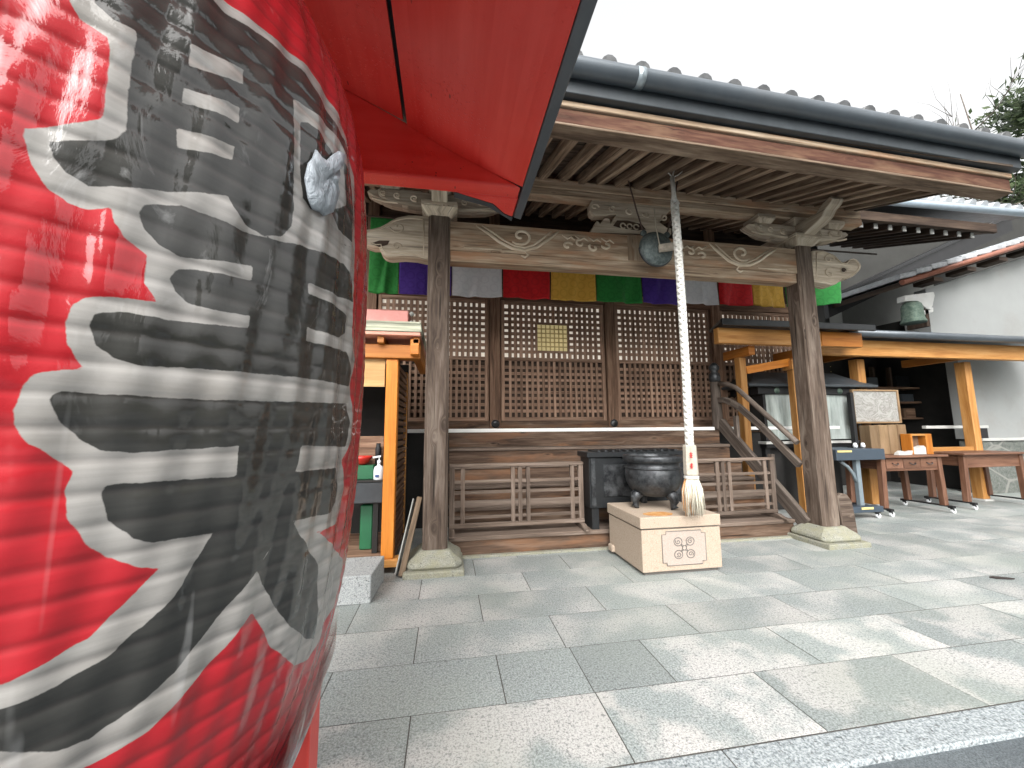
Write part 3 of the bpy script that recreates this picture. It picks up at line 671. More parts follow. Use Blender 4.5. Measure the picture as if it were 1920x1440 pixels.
m.tube([(a,3.848,b) for a,b in spiral(cx+.05,cz0-.08,.05,.015,0,6)],.008,6); m.build('nosing_carving','relief',hall)
m=B(); P=[(cx-.20,cz0-.07),(cx-.12,cz0-.03),(cx-.02,cz0-.025),(cx-.04,cz0-.07),(cx-.12,cz0-.10)]; m.prism(P,3.846,3.849); m.build('nosing_mouth','darkwood',hall)
# brackets above the pillars
def bracket(x):
    c=[(x-.125,PY-.125,3.50),(x+.125,PY-.125,3.50),(x+.125,PY+.125,3.50),(x-.125,PY+.125,3.50)]
    m=B(); m.hexa([(x-.125,PY-.125,3.502),(x-.125,PY+.125,3.502),(x+.125,PY+.125,3.502),(x+.125,PY-.125,3.502),(x-.185,PY-.185,3.575),(x-.185,PY+.185,3.575),(x+.185,PY+.185,3.575),(x+.185,PY-.185,3.575)])
    m.box(x-.185,x+.185,PY-.185,PY+.185,3.577,3.63); m.build('bearing_block','carve',hall,bevel=.008)
    m=B(); arm=[(x-.62,3.765),(x+.62,3.765),(x+.62,3.70),(x+.585,3.665),(x+.50,3.635),(x+.25,3.605),(x-.25,3.605),(x-.50,3.635),(x-.585,3.665),(x-.62,3.70)]
    m.prism(arm,PY-.085,PY+.085); m.build('bracket_arm','carve',hall,bevel=.01)
    m=B(); ya=[(PY+.55,3.775),(PY-.36,3.775),(PY-.40,3.81),(PY-.46,3.85),(PY-.545,3.875),(PY-.565,3.83),(PY-.53,3.79),(PY-.47,3.755),(PY-.43,3.70),(PY-.36,3.665),(PY-.28,3.64),(PY-.2,3.61),(PY+.55,3.61)]
    m.prism(ya,x-.08,x+.08,plane='x'); m.build('cross_arm','carve',hall,bevel=.012,seg=2)
    for dx in (-.5,0,.5):
        q=x+dx; m=B(); b0=3.768
        m.hexa([(q-.085,PY-.095,b0),(q-.085,PY+.095,b0),(q+.085,PY+.095,b0),(q+.085,PY-.095,b0),(q-.12,PY-.125,b0+.05),(q-.12,PY+.125,b0+.05),(q+.12,PY+.125,b0+.05),(q+.12,PY-.125,b0+.05)])
        m.box(q-.12,q+.12,PY-.125,PY+.125,b0+.052,b0+.10); m.build('small_block','carve',hall,bevel=.006)
    # carved cloud board along the arm
    for s_ in (1,-1):
        m=B(); P=[(x+s_*a,3.632+b) for a,b in [(.19,.0),(.34,-.02),(.44,.0),(.52,.035),(.60,.03),(.68,.06),(.74,.10),(.70,.135),(.64,.13),(.60,.16),(.19,.16)]]
        m.prism(P,PY-.06,PY+.06)
        m.build('cloud_board','carve',hall,bevel=.01)
    for s_ in (1,-1):
        for (a_,zc,r0) in ((.26,3.685,.045),(.43,3.70,.04),(.57,3.715,.032)):
            m=B(); m.tube([(q[0],PY-.088,q[1]) for q in spiral(x+s_*a_,zc,r0,.008,s_*1.0,s_*1.0+s_*8,20)],.010,6); m.build('bracket_carving','relief',hall)
        m=B(); m.tube([(x+s_*(.2+.12*k),PY-.066,3.645+.02*math.sin(k*1.9)) for k in range(5)],.012,6); m.build('bracket_carving','relief',hall)
for x in (PXL,PXR): bracket(x)
# frog-leg strut in the middle
K=xz([(235,735),(260,680),(310,640),(330,580),(370,600),(385,625),(430,580),(455,545),(500,540),(545,560),(560,620),(600,560),(650,500),(640,490),(560,490),(480,505),(380,500),(300,500),(255,470),(232,420),(235,320),(265,270),(330,250),(420,262),(700,270),(860,275),(1240,310),(1480,380),(1545,420),(1500,480),(1430,550),(1370,590),(1340,600),(1400,640),(1470,690),(1550,705),(1550,790),(235,750)],3.88,1080,340,8.727)
z0=min(p[1] for p in K); dz=3.478-z0; K=[(p[0],p[1]+dz*(1-(p[1]-z0)/.5)) for p in K]
kb_=B().prism(K,3.87,3.98).build('frog_leg_strut','carve',hall,bevel=.012,seg=2)
m=B()
kc=(2.03,3.60)
for q in range(5): m=B(); m.tube([(a,3.868,b) for a,b in spiral(1.62+q*.21,3.79-.012*q,.05,.012,q,5.5+q,14)],.011,6); m.build('strut_carving','relief',hall)
for q in range(3): m=B(); m.tube([(kc[0]-.08+q*.08+.03*math.cos(k),3.867,kc[1]-.01+.03*math.sin(k)) for k in np.linspace(0,5.5,12)],.01,6); m.build('strut_carving','relief',hall)
m=B(); m.prism([(kc[0]-.2,kc[1]-.02),(kc[0]-.15,kc[1]+.05),(kc[0]-.02,kc[1]+.06),(kc[0]+.15,kc[1]+.03),(kc[0]+.2,kc[1]-.03),(kc[0]+.1,kc[1]-.05),(kc[0]-.1,kc[1]-.04)],3.866,3.869); m.build('strut_hollow','darkwood',hall)
# purlin
B().box(-1.75,5.22,PY-.085,PY+.085,3.955,4.07,r=.6).box(-1.77,5.24,PY-.075,PY+.075,3.872,3.953,r=.4).build('purlin','beam',hall,bevel=.008)
# porch roof: rafters, soffit boards, eave beam, fascia, gutter, tiles
EXL,EXR=-1.7,5.08
rz=lambda y:4.125-.36*(PY-y)
def eY(x): return 2.42+.028*(x-1.0)
x=EXL+.05
while x<EXR:
    y0=eY(x)+.07
    jz=random.uniform(-.008,.008); jx=random.uniform(-.012,.012); jw=random.uniform(-.006,.006)
    B().bar((x+jx,y0+random.uniform(-.02,.02),rz(y0)+jz),(x,5.7,rz(5.7)),.078+jw,.105,w1=.075,h1=.105).build('rafter','rafter',hall,bevel=.006)
    x+=.222
m=B(); k=0
y=2.45
while y<6.0:
    y1=y+.21
    m.hexa([(EXL,y+.003,rz(y)+.058),(EXL,y1-.003,rz(y1)+.058),(EXL,y1-.003,rz(y1)+.078),(EXL,y+.003,rz(y)+.078),(EXR,y+.003,rz(y)+.058),(EXR,y1-.003,rz(y1)+.058),(EXR,y1-.003,rz(y1)+.078),(EXR,y+.003,rz(y)+.078)]); y=y1
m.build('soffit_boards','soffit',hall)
def along(m,dy0,dy1,za,zb,xa=EXL-.08,xb=EXR+.10,n=8,r=None,sag=.0):
    r=random.random() if r is None else r
    X=[xa+(xb-xa)*k/n for k in range(n+1)]; b=len(m.v); ou=random.random()*9
    rings=[]
    for x in X:
        y=eY(x); s_=sag*(((x-2.1)/3)**2)
        rings.append([(x,y+dy0,za+s_),(x,y+dy1,za+s_),(x,y+dy1,zb+s_),(x,y+dy0,zb+s_)])
    m.ring(rings,sm=False,r=r); return m
along(B(),.0,.13,3.475,3.592).build('eave_beam','eave',hall,bevel=.006)
along(B(),-.01,.13,3.452,3.473).build('eave_batten','rafter',hall,bevel=.004)
along(B(),-.02,.10,3.594,3.640).build('eave_batten','beam',hall,bevel=.005)
along(B(),-.07,.12,3.655,3.79,xb=EXR+.14).build('eave_fascia','fascia',hall,bevel=.004)
m=B(); gx0,gx1=EXL-.15,EXR+1.0
gp=[]
for k in range(25):
    xx=gx0+(gx1-gx0)*k/24; gp.append((xx,eY(xx)-.115,3.815))
m.tube(gp,.066,20).build('gutter','gutter',hall)
m=B(); xx=1.34; m.tube([(xx-.03,eY(xx)-.115,3.815),(xx+.03,eY(xx)-.115,3.815)],.069,20); m.build('gutter_joint','tape',hall)
m=B()
m.hexa([(EXL-.1,2.33,3.80),(EXL-.1,7.0,5.48),(EXL-.1,7.0,5.58),(EXL-.1,2.33,3.86),(EXR+.16,2.50,3.80),(EXR+.16,7.0,5.48),(EXR+.16,7.0,5.58),(EXR+.16,2.50,3.86)])
m.build('roof_deck','tile',hall)
m=B(); x=EXL-.02
while x<EXR+.9:
    y0=eY(x)-.10
    if x<EXR+.2: m.tube([(x,y0-.01,3.89),(x,y0+.04,3.905),(x,5.7,5.14)],[.064,.068,.068],12)
    x+=.258
m.build('roof_tile_rows','tile',hall)
# end rafter boards (verge) on the right
B().bar((EXR+.06,eY(EXR)+.10,rz(eY(EXR)+.10)+.03),(EXR+.06,5.0,rz(5.0)+.03),.05,.15).build('verge_board','darkwood',hall)
# main hall eaves further back on the right
ez=lambda y:4.31+.36*(y-4.5)
x=5.3
while x<8.4:
    B().bar((x,4.52,ez(4.52)),(x,6.05,ez(6.05)),.07,.09).build('hall_rafter','darkwood',hall)
    B().box(x-.03,x+.03,4.50,4.516,ez(4.5)-.04,ez(4.5)+.04).build('rafter_end','whitepaint',hall); x+=.265
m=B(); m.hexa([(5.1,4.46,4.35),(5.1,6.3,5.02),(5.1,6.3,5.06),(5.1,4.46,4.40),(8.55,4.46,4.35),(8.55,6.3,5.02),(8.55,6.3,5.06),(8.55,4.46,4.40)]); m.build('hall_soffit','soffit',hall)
B().box(5.1,8.55,4.40,4.455,4.33,4.47).build('hall_eave_board','darkwood',hall,bevel=.005)
m=B(); m.tube([(5.2,4.33,4.58),(9.25,4.33,4.66)],.055,16).build('hall_gutter','bluepipe',hall)
m=B(); m.hexa([(5.1,4.36,4.62),(5.1,7.5,5.9),(5.1,7.5,6.0),(5.1,4.36,4.68),(9.5,4.36,4.66),(9.5,7.5,5.9),(9.5,7.5,6.0),(9.5,4.36,4.72)]); m.build('hall_roof_deck','tile',hall)
m=B(); x=5.2
while x<9.6:
    for q in range(9):
        ya=4.34+q*.34; za=4.70+.408*(ya-4.34)+.01*q*.1
        m.tube([(x,ya,za+.02),(x,ya+.36,za+.02+.36*.408)],[.075,.062],10)
    x+=.235
m.build('hall_roof_tiles','tilelight',hall)
# front wall: posts, sill, lattice screens
WY=6.0
posts=[-3.05,-1.16,.735,2.675,4.66,6.55]
for x in posts:
    B().box(x-.085,x+.085,WY-.09,WY+.09,1.28,4.9).build('wall_post','post',hall,bevel=.012,seg=2)
for a,b in zip(posts,posts[1:]):
    B().box(a+.086,b-.086,WY-.075,WY+.075,1.29,1.43).build('sill_beam','step',hall,bevel=.006)
    B().box(a+.086,b-.086,WY-.07,WY+.07,3.38,3.55).build('lintel','post',hall,bevel=.006)
    B().box(a+.086,b-.086,WY-.02,WY+.06,3.552,5.2).build('upper_wall','darkwood',hall)
    xa,xb=a+.10,b-.10
    fr=B()
    for q in (xa,xb-.055): fr.box(q,q+.055,WY-.05,WY+.02,1.432,3.378)
    for z in (1.432,2.385,3.32): fr.box(xa+.056,xb-.056,WY-.048,WY+.018,z,z+.056)
    win=(a==posts[2])
    fo=fr.build('lattice_screen','lattice',hall,bevel=.003)
    # grid in two zones
    g=B(); nx=18; px_=(xb-xa-.11)/nx
    wx0,wx1,wz0,wz1=1.40,1.97,2.53,3.03
    for k in range(1,nx):
        x=xa+.055+px_*k
        g.box(x-.019,x+.019,WY-.045,WY-.022,1.49,2.383)
        if win and wx0-.02<x<wx1+.02:
            g.box(x-.0255,x+.0255,WY-.040,WY-.014,2.443,wz0); g.box(x-.0255,x+.0255,WY-.040,WY-.014,wz1,3.318)
        else: g.box(x-.0255,x+.0255,WY-.040,WY-.014,2.443,3.318)
    for k in range(1,9):
        z=1.488+.0995*k; g.box(xa+.056,xb-.056,WY-.021,WY+.0,z-.024,z+.024)
    for k in range(1,9):
        z=2.441+.0975*k
        if win and wz0-.01<z<wz1+.01:
            g.box(xa+.056,wx0,WY-.037,WY-.011,z-.0245,z+.0245); g.box(wx1,xb-.056,WY-.037,WY-.011,z-.0245,z+.0245)
        else: g.box(xa+.056,xb-.056,WY-.037,WY-.011,z-.0245,z+.0245)
    g.build('lattice_grid','lattice',fo)
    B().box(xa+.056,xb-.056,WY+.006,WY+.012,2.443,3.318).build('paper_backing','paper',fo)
    B().box(xa+.056,xb-.056,WY+.014,WY+.02,1.49,2.383).build('backing_board','darkwood',fo)
    if win:
        f=B(); f.box(wx0,wx0+.03,WY-.055,WY-.004,wz0,wz1); f.box(wx1-.03,wx1,WY-.055,WY-.004,wz0,wz1); f.box(wx0+.031,wx1-.031,WY-.054,WY-.005,wz0,wz0+.03); f.box(wx0+.031,wx1-.031,WY-.054,WY-.005,wz1-.03,wz1)
        wo_=f.build('small_window','lattice',fo)
        gm=B()
        for k in range(1,7): x=wx0+.03+(wx1-wx0-.06)*k/7; gm.box(x-.008,x+.008,WY-.036,WY-.024,wz0+.031,wz1-.031)
        for k in range(1,6): z=wz0+.03+(wz1-wz0-.06)*k/6; gm.box(wx0+.031,wx1-.031,WY-.034,WY-.022,z-.008,z+.008)
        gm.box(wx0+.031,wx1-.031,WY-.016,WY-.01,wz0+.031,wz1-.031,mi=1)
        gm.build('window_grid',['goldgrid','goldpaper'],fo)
B().box(-3.2,6.7,WY+.10,WY+.14,.0,5.2).build('back_wall','flatdark',hall)
for x in posts[1:5]:
    B().lathe([(0,-.125),(.04,-.12),(.062,-.105),(.066,-.09),(.0,-.09)],(x,WY,1.385),20,axis='y').build('nail_cover','iron',hall)
B().box(6.71,7.15,WY+.1,WY+.2,0,4.9).build('side_wall','flatdark',hall)
# porch deck
m=B(); x=-3.0
while x<6.4:
    m.box(x+.002,x+.148,5.48,5.92,1.225,1.268,ax='y'); x+=.15
m.build('porch_deck','step',hall)
B().box(-3.0,4.10,5.40,5.475,1.262,1.312).build('deck_edge','deckedge',hall,bevel=.004)
B().box(4.26,6.4,5.40,5.475,1.262,1.312).build('deck_edge','deckedge',hall,bevel=.004)
B().box(-3.0,.03,5.44,5.47,.0,1.26).build('under_deck_panel','flatdark',hall)
B().box(4.22,6.4,5.5,5.53,.0,1.22).build('under_deck_panel','flatdark',hall)
# stairs
SX0,SX1=.03,4.12
treads=[(4.13,.205),(4.52,.42),(4.70,.635),(4.90,.85),(5.12,1.060)]
m=B(); m.box(SX0,SX1,4.155,4.19,.0,.160); m.build('step_riser','step',hall,bevel=.005)
B().box(SX0,SX1,4.13,4.54,.162,.205).build('step_tread','fence',hall,bevel=.008,seg=2)
zp=.205
for k,(y,z) in enumerate(treads[1:]):
    B().box(SX0,SX1,y+.025,y+.05,zp+.001,z-.041).build('step_riser','step',hall)
    B().box(SX0,SX1,y,y+.23,z-.04,z).build('step_tread','fence',hall,bevel=.008,seg=2); zp=z
B().box(SX0,SX1,5.34,5.37,1.062,1.26).build('step_riser','step',hall)
B().box(SX0-.2,SX1+.1,4.10,4.16,-.02,.02).build('base_stone_strip','plinth',hall,bevel=.006)
# right stair side: stringer, rails, newel with dark giboshi finial
X_=SX1+.05
P=[atX(1352,790,X_),atX(1505,968,X_)]
d=Vector(P[1])-Vector(P[0]); p1=Vector(P[0])+d*1.02
B().bar((X_,P[0][1]+.02,P[0][2]-.02),(X_,p1[1]-.02,p1[2]-.06),.07,.17).build('stair_stringer','rail',hall,bevel=.008)
def railpath(px): return [atX(x,y,X_) for x,y in px]
top=railpath([(1350,719),(1365,721),(1380,727),(1397,742),(1430,772),(1495,830)]); 
low=railpath([(1345,750),(1360,750),(1372,755),(1387,764),(1430,802),(1500,872)]); 
B().tube([(p[0]+.0,p[1],p[2]) for p in top],.034,10).build('hand_rail','rail',hall)
m=B()
for a,b in zip(low,low[1:]): m.bar(a,b,.06,.085,r=.5)
m.build('lower_rail','rail',hall,bevel=.006)
for f in (.25,.7):
    y=P[0][1]+(P[1][1]-P[0][1])*f; zA=P[0][2]+(P[1][2]-P[0][2])*f
    B().box(X_-.025,X_+.025,y-.03,y+.03,zA,zA+.36,ax='z').build('rail_strut','rail',hall)
B().lathe([(.075,1.268),(.078,1.32),(.070,2.02),(.0,2.02)],(X_,5.42,0),20).build('newel_post','rail',hall)
B().lathe([(.082,2.02),(.084,2.10),(.076,2.15),(.056,2.165),(.052,2.19),(.075,2.22),(.078,2.26),(.05,2.30),(.015,2.33),(0,2.335)],(X_,5.42,0),24).build('newel_finial','iron',hall)
# ================================================================== BANNERS (each cloth hangs on its own)
def clothmat(nm,col,hi):
    n=NT(nm); uv=n.uv(); p=n.geo()
    vo=n.n('ShaderNodeTexVoronoi',{'Scale':7.5,'Randomness':.25}); n.set(vo,'Vector',n.map(uv,(1,1,1)))
    ringf=n.ramp(vo.outputs[0],[(.30,0.),(.36,1.),(.44,1.),(.50,0.)]); fl=n.ramp(n.noise(n.map(uv,(30,30,1)),1.,3,.6),[(.5,0.),(.6,1.)])
    f=n.math('MULTIPLY',n.math('ADD',n.math('MULTIPLY',ringf,.7),n.math('MULTIPLY',fl,.25)),.55)
    c=n.mix(f,col,hi); wv=n.noise(n.map(uv,(90,90,1)),1.,2,.5)
    b=n.pbr(c,.75,0,n.bump(n.math('ADD',wv,n.math('MULTIPLY',n.noise(n.map(uv,(3,5,1)),1.,4,.6),3.)),.35,.008),.3); n.set(b,'Sheen Weight',.2)
    tr=n.n('ShaderNodeBsdfTranslucent'); n.set(tr,'Color',c); mx=n.n('ShaderNodeMixShader',{0:.25}); n.set(mx,1,b); n.set(mx,2,tr)
    return n.done(mx)
CM={'green':clothmat('green_banner_cloth',(.03,.27,.05),(.015,.16,.03)),'purple':clothmat('purple_banner_cloth',(.085,.036,.32),(.05,.02,.20)),
 'white':clothmat('white_banner_cloth',(.84,.85,.87),(.72,.73,.76)),'red':clothmat('red_banner_cloth',(.74,.018,.024),(.52,.01,.018)),
 'yellow':clothmat('yellow_banner_cloth',(.86,.52,.085),(.66,.36,.045))}
edges=[(-1.03,-.655),(-.645,.035),(.045,.722),(.742,1.405),(1.425,2.083),(2.10,2.80),(2.818,3.472),(3.49,4.052),(4.068,4.63),(4.648,5.22),(5.24,6.0)]
cols=['green','purple','white','red','yellow']*3
whereb=['between the lantern and the left porch pillar, leftmost of the row','partly hidden behind the left porch pillar','just right of the left porch pillar','above the left lattice screen, red neighbour of the white one by the pillar','above the small lattice window, left half of the row',
 'left of the gong, under the middle of the beam','behind the thick bell rope','just right of the bell rope','right of the bell rope, second from the right pillar','touching the right porch pillar on its left','peeking out right of the right porch pillar']
lab=['green banner between the lantern and the left porch pillar','purple banner partly hidden by the left porch pillar','white banner beside the left porch pillar, over the lattice','red banner over the lattice, left of the small window','golden yellow banner with round crests, above the small window','dark green banner under the beam, left of the gong','dark purple banner under the gong, behind the bell rope','white banner hanging just right of the bell rope','red banner between white and yellow ones, right of the bell rope','pale yellow banner touching the right porch pillar','bright green banner peeking out right of the right porch pillar']
for i,((xa,xb),c) in enumerate(zip(edges,cols)):
    m=B(); nx,ny=26,30; z1=(3.62 if i==10 else 4.12); z0=3.085+.013*(xa+1)*.9
    if i>=7: z0+=.02
    b=len(m.v); ph=random.random()*6; amp=.010+.006*random.random()
    lastg=(i==10)
    for q in range(ny+1):
        v=q/ny
        for k in range(nx+1):
            u=k/nx; x=xa+(xb-xa)*u
            y=5.05+amp*math.sin(u*7+ph)*(.3+v)+.012*v*math.sin(u*3.1+v*4+ph)+.018*v*(abs(u-.5)**1.5)
            y+=.034*max(0,1-abs((u*(1 if i%2 else -1)+(0 if i%2 else 1))-(.2+.5*v))/.13)*v*.8
            y-=.026*max(0,1-abs(u-(.5+.33*math.sin(ph*3))-.25*(v-.5)*math.cos(ph))/.10)*v
            y+=.010*math.sin((u*1.3+v*.9)*9+ph*2)*v
            z=z1-(z1-z0)*v - .012*math.sin(u*PI)*v+.006*math.sin(u*9+ph)*v
            if lastg: y-=.25*u; x-=.10*v*u*.5
            m.v.append((x,y,z))
    for q in range(ny):
        for k in range(nx):
            a=b+q*(nx+1)+k; ids=[a,a+nx+1,a+nx+2,a+1]
            m.face(ids,[(m.v[t][0]+i*1.7,m.v[t][2]) for t in ids],0,.5,True)
    o=m.build('banner',CM[c],label=lab[i],cat='banner',group='five coloured cloth banners along the porch eave')
    sm_=o.modifiers.new('thick','SOLIDIFY'); sm_.thickness=.004
rp=B().tube([(-3.0,5.05,4.13),(2.0,5.05,4.12),(7.0,5.0,4.14)],.014,8); rp.build('banner_pole','darkwood',label='thin dark pole under the eave that carries the coloured banners',cat='pole')
# ================================================================== BELL ROPE, GONG
RPX,RPY=2.195,3.25
rope=empty('bell_rope',(RPX,RPY,.5),'thick white braided bell rope with wooden sleeve and frayed tassel, hanging before the steps','rope')
m=B(); zt,zb=3.50,1.13
for s_ in (1,-1):
    for k in range(4):
        pts=[]; nseg=230
        for q in range(nseg+1):
            z=zt+(zb-zt)*q/nseg; a=s_*(q/nseg)*PI*2*10+k*PI/2+(PI/4 if s_<0 else 0)
            wv=.029+.0075*math.sin(2*(a*s_)*1.0+(0 if s_>0 else PI))
            sw=.012*math.sin(q/nseg*3)
            pts.append((RPX+sw+wv*math.cos(a),RPY+wv*math.sin(a),z))
        m.tube(pts,.0155,7,r=.5)
m.tube([(RPX+.012*math.sin(q/20*3),RPY,zt+(zb-zt)*q/20) for q in range(21)],.033,8)
m.build('braided_rope','rope',rope)
m=B(); m.tube([(RPX-.005,RPY,3.50),(RPX-.003,RPY,3.62),(RPX-.01,RPY,3.78)],[.030,.020,.022],8)
for k in range(3): m.tube([(RPX-.012+.012*k,RPY,3.79),(RPX-.05+.06*k,RPY+.01*k,3.83),(RPX-.08+.1*k,RPY,3.87)],.006,6)
m.tube([(RPX-.035,RPY-.01,3.50),(RPX-.03,RPY,3.54),(RPX,RPY,3.56),(RPX+.03,RPY,3.54),(RPX+.035,RPY-.01,3.50)],.012,6)
m.build('top_loop','rope',rope)
sx_=RPX+.0
m=B(); rings=[]
for z,h in ((.875,.060),(.89,.064),(1.13,.059),(1.145,.054)):
    rings.append([(sx_+h*math.cos(PI/8+PI/4*k),RPY+h*math.sin(PI/8+PI/4*k),z) for k in range(8)])
m.ring(rings,sm=False); sl_=m.build('wooden_sleeve','ropegrey',rope)
for zc in (1.06,.965):
    m=B()
    y=RPY-.0605
    g=[(-.020,.022,-.020,-.022),(-.034,.012,-.006,.012),(-.034,-.004,-.006,-.004),(-.032,-.022,-.008,-.02)]
    for a,b_,c_,d_ in g: m.bar((sx_+a-.01,y,zc+b_),(sx_+c_-.01,y,zc+d_),.006,.006)
    m.build('red_lettering','redmark',sl_)
m=B()
for z in (.862,.850): m.lathe([(.054,-.008),(.065,-.004),(.065,.004),(.054,.008)],(sx_,RPY,z),20)
m.build('binding','rope',rope)
m=B()
for k in range(340):
    a=random.random()*2*PI; r0=.055*math.sqrt(random.random()); r1=r0*1.35+.012; L=random.uniform(.20,.335)
    stained=(math.cos(a)<-.1 and random.random()<.25)
    x0,y0=sx_+r0*math.cos(a),RPY+r0*math.sin(a); x1,y1=sx_+r1*math.cos(a)+random.uniform(-.02,.02),RPY+r1*math.sin(a)+random.uniform(-.015,.015)
    m.tube([(x0,y0,.845),(x0*.5+x1*.5+random.uniform(-.004,.004)+.012*math.cos(a),y0*.5+y1*.5+.012*math.sin(a),.845-L*.45),(x1,y1,.845-L)],[.006,.005,.0012],4,mi=1 if stained else 0)
m.build('tassel',['tassel','tasselorange'],rope)
gg=empty('hanging_gong',(2.19,3.60,2.99),'flat round green-bronze gong hung before the carved beam, left of the rope','gong')
gc=(2.18,3.60,3.20)
B().lathe([(q_[0]*.9,q_[1]) for q_ in [(0,-.055),(.055,-.062),(.075,-.052),(.10,-.058),(.115,-.05),(.15,-.052),(.165,-.045),(.195,-.035),(.205,-.02),(.215,.0),(.205,.02),(.195,.035),(.10,.055),(0,.055)]],gc,40,axis='y').build('gong_body','gong',gg)
m=B(); arc=[(gc[0]+.183*math.cos(a),gc[1],gc[2]+.183*math.sin(a)) for a in np.linspace(PI*1.0,PI*1.85,24)]
m.tube(arc,.017,8); m.build('sound_slit_rim','iron',gg)
for s_ in (1,-1):
    m=B(); m.lathe([(.012,-.012),(.032,-.012),(.032,.012),(.012,.012)],(gc[0]+s_*.135,gc[1],gc[2]+.17),12,axis='y'); m.build('lug','gong',gg)
m=B(); m.tube([(gc[0]-.135,gc[1],gc[2]+.18),(gc[0]-.21,gc[1]-.02,3.60),(gc[0]-.31,gc[1]-.03,3.99)],.008,6); m.build('hanging_chain','chain',gg)
m=B(); m.tube([(gc[0]+.135,gc[1],gc[2]+.18),(gc[0]+.2,gc[1]-.02,3.60),(gc[0]+.28,gc[1]-.03,3.99)],.008,6); m.build('hanging_chain','chain',gg)
B().tube([(gc[0]-.04,gc[1]-.07,3.62),(gc[0]-.03,gc[1]-.075,3.4),(gc[0]-.0,gc[1]-.08,3.17)],.006,6).build('striker_cord','cord',gg)
B().bar((gc[0]-.02,gc[1]-.085,3.165),(gc[0]+.20,gc[1]-.17,3.175),.05,.075).build('striker_block','ropegrey',gg,bevel=.006)
# ================================================================== STONE PEDESTAL + CAULDRON + OFFERING BOX
bx0,bx1,by0,by1=1.722,2.505,3.325,4.03
ped=empty('stone_pedestal',((bx0+bx1)/2,(by0+by1)/2,0),'cream granite pedestal with engraved flower crest panel, in front of the steps','pedestal')
B().box(bx0+.03,bx1-.03,by0+.03,by1-.03,.0,.028).build('base_gap','engrave',ped)
B().box(bx0,bx1,by0,by1,.03,.392).build('block','pale',ped,bevel=.006,seg=2)
B().box(bx0+.012,bx1-.012,by0+.012,by1-.012,.393,.404).build('joint','engrave',ped)
B().box(bx0-.012,bx1+.004,by0-.012,by1+.012,.405,.505).build('lid','pale',ped,bevel=.008,seg=2)
B().box(bx0-.03,bx0+.01,by1-.12,by1-.02,.03,.10).build('corner_foot','pale',ped,bevel=.01)
m=B(); yy=by0-.001
pa,pb,pc_,pd=1.915,2.345,.078,.372
out=[(pa+.04,pc_),(pb-.04,pc_),(pb-.04,pc_+.025),(pb,pc_+.025),(pb,pd-.025),(pb-.04,pd-.025),(pb-.04,pd),(pa+.04,pd),(pa+.04,pd-.025),(pa,pd-.025),(pa,pc_+.025),(pa+.04,pc_+.025)]
m.prism(out,yy-.004,yy); pan=m.build('crest_panel','palepol',ped)
m=B(); m.tube([(p[0],yy-.004,p[1]) for p in out]+[(out[0][0],yy-.004,out[0][1])],.0032,5); m.build('panel_line','engrave',pan)
cx,cz0=(pa+pb)/2+.0,(pc_+pd)/2
for a in (PI/4,3*PI/4,5*PI/4,7*PI/4):
    m=B(); qx,qz=cx+.085*math.cos(a),cz0+.078*math.sin(a)
    m.tube([(qx+.040*math.cos(t),yy-.005,qz+.036*math.sin(t)) for t in np.linspace(0,2*PI,20)],.0038,5)
    m.tube([(px__,yy-.005,pz__) for px__,pz__ in spiral(qx,qz,.027,.006,a,a+7.5)],.0036,5)
    m.tube([(cx+.02*math.cos(a+.5),yy-.005,cz0+.02*math.sin(a+.5)),(qx-.04*math.cos(a),yy-.005,qz-.036*math.sin(a))],.0034,5)
    m.tube([(cx+.02*math.cos(a-.5),yy-.005,cz0+.02*math.sin(a-.5)),(qx-.04*math.cos(a),yy-.005,qz-.036*math.sin(a))],.0034,5)
    m.build('crest_petal','engrave',pan)
m=B(); m.tube([(cx+.02*math.cos(t),yy-.005,cz0+.02*math.sin(t)) for t in np.linspace(0,2*PI,16)],.0038,5); m.build('crest_centre','engrave',pan)
# rust stain lying on the lid
n=NT('rust_stain'); p=n.geo(); v=n.noise(p,14,5,.6); M['rust']=n.done(n.pbr(n.ramp(v,[(.35,(.55,.33,.14)),(.6,(.42,.17,.035)),(.75,(.60,.46,.30))]),.8))
m=B(); sp=[(1.80+.0,3.42),(1.86,3.36),(1.98,3.345),(2.06,3.37),(2.10,3.43),(2.05,3.50),(1.95,3.52),(1.88,3.50),(1.82,3.47)]
m.prism(sp,.5055,.507,plane='z'); m.build('rust_stain','rust',ped)
cc=(2.10,3.75,0)
cau=empty('incense_cauldron',(cc[0],cc[1],.505),'dark bronze three-legged incense cauldron standing on the cream pedestal','cauldron')
m=B(); m.lathe([(q_[0]*.88,q_[1]) for q_ in [(.0,.615),(.12,.618),(.20,.64),(.265,.69),(.305,.76),(.318,.83),(.312,.88),(.297,.915),(.285,.935),(.29,.95),(.325,.965),(.335,.975),(.338,1.0),(.33,1.025),(.30,1.03),(.285,1.02),(.28,.96),(.27,.93),(.0,.90)]],cc,48); m.build('bowl','iron',cau)
B().lathe([(0,.955),(.242,.955),(.242,.965),(0,.965)],cc,32).build('ash_bed','greywall',cau)
m=B(); m.lathe([(.262,.895),(.283,.898),(.283,.908),(.262,.911)],cc,48); m.build('rim_band','iron',cau)
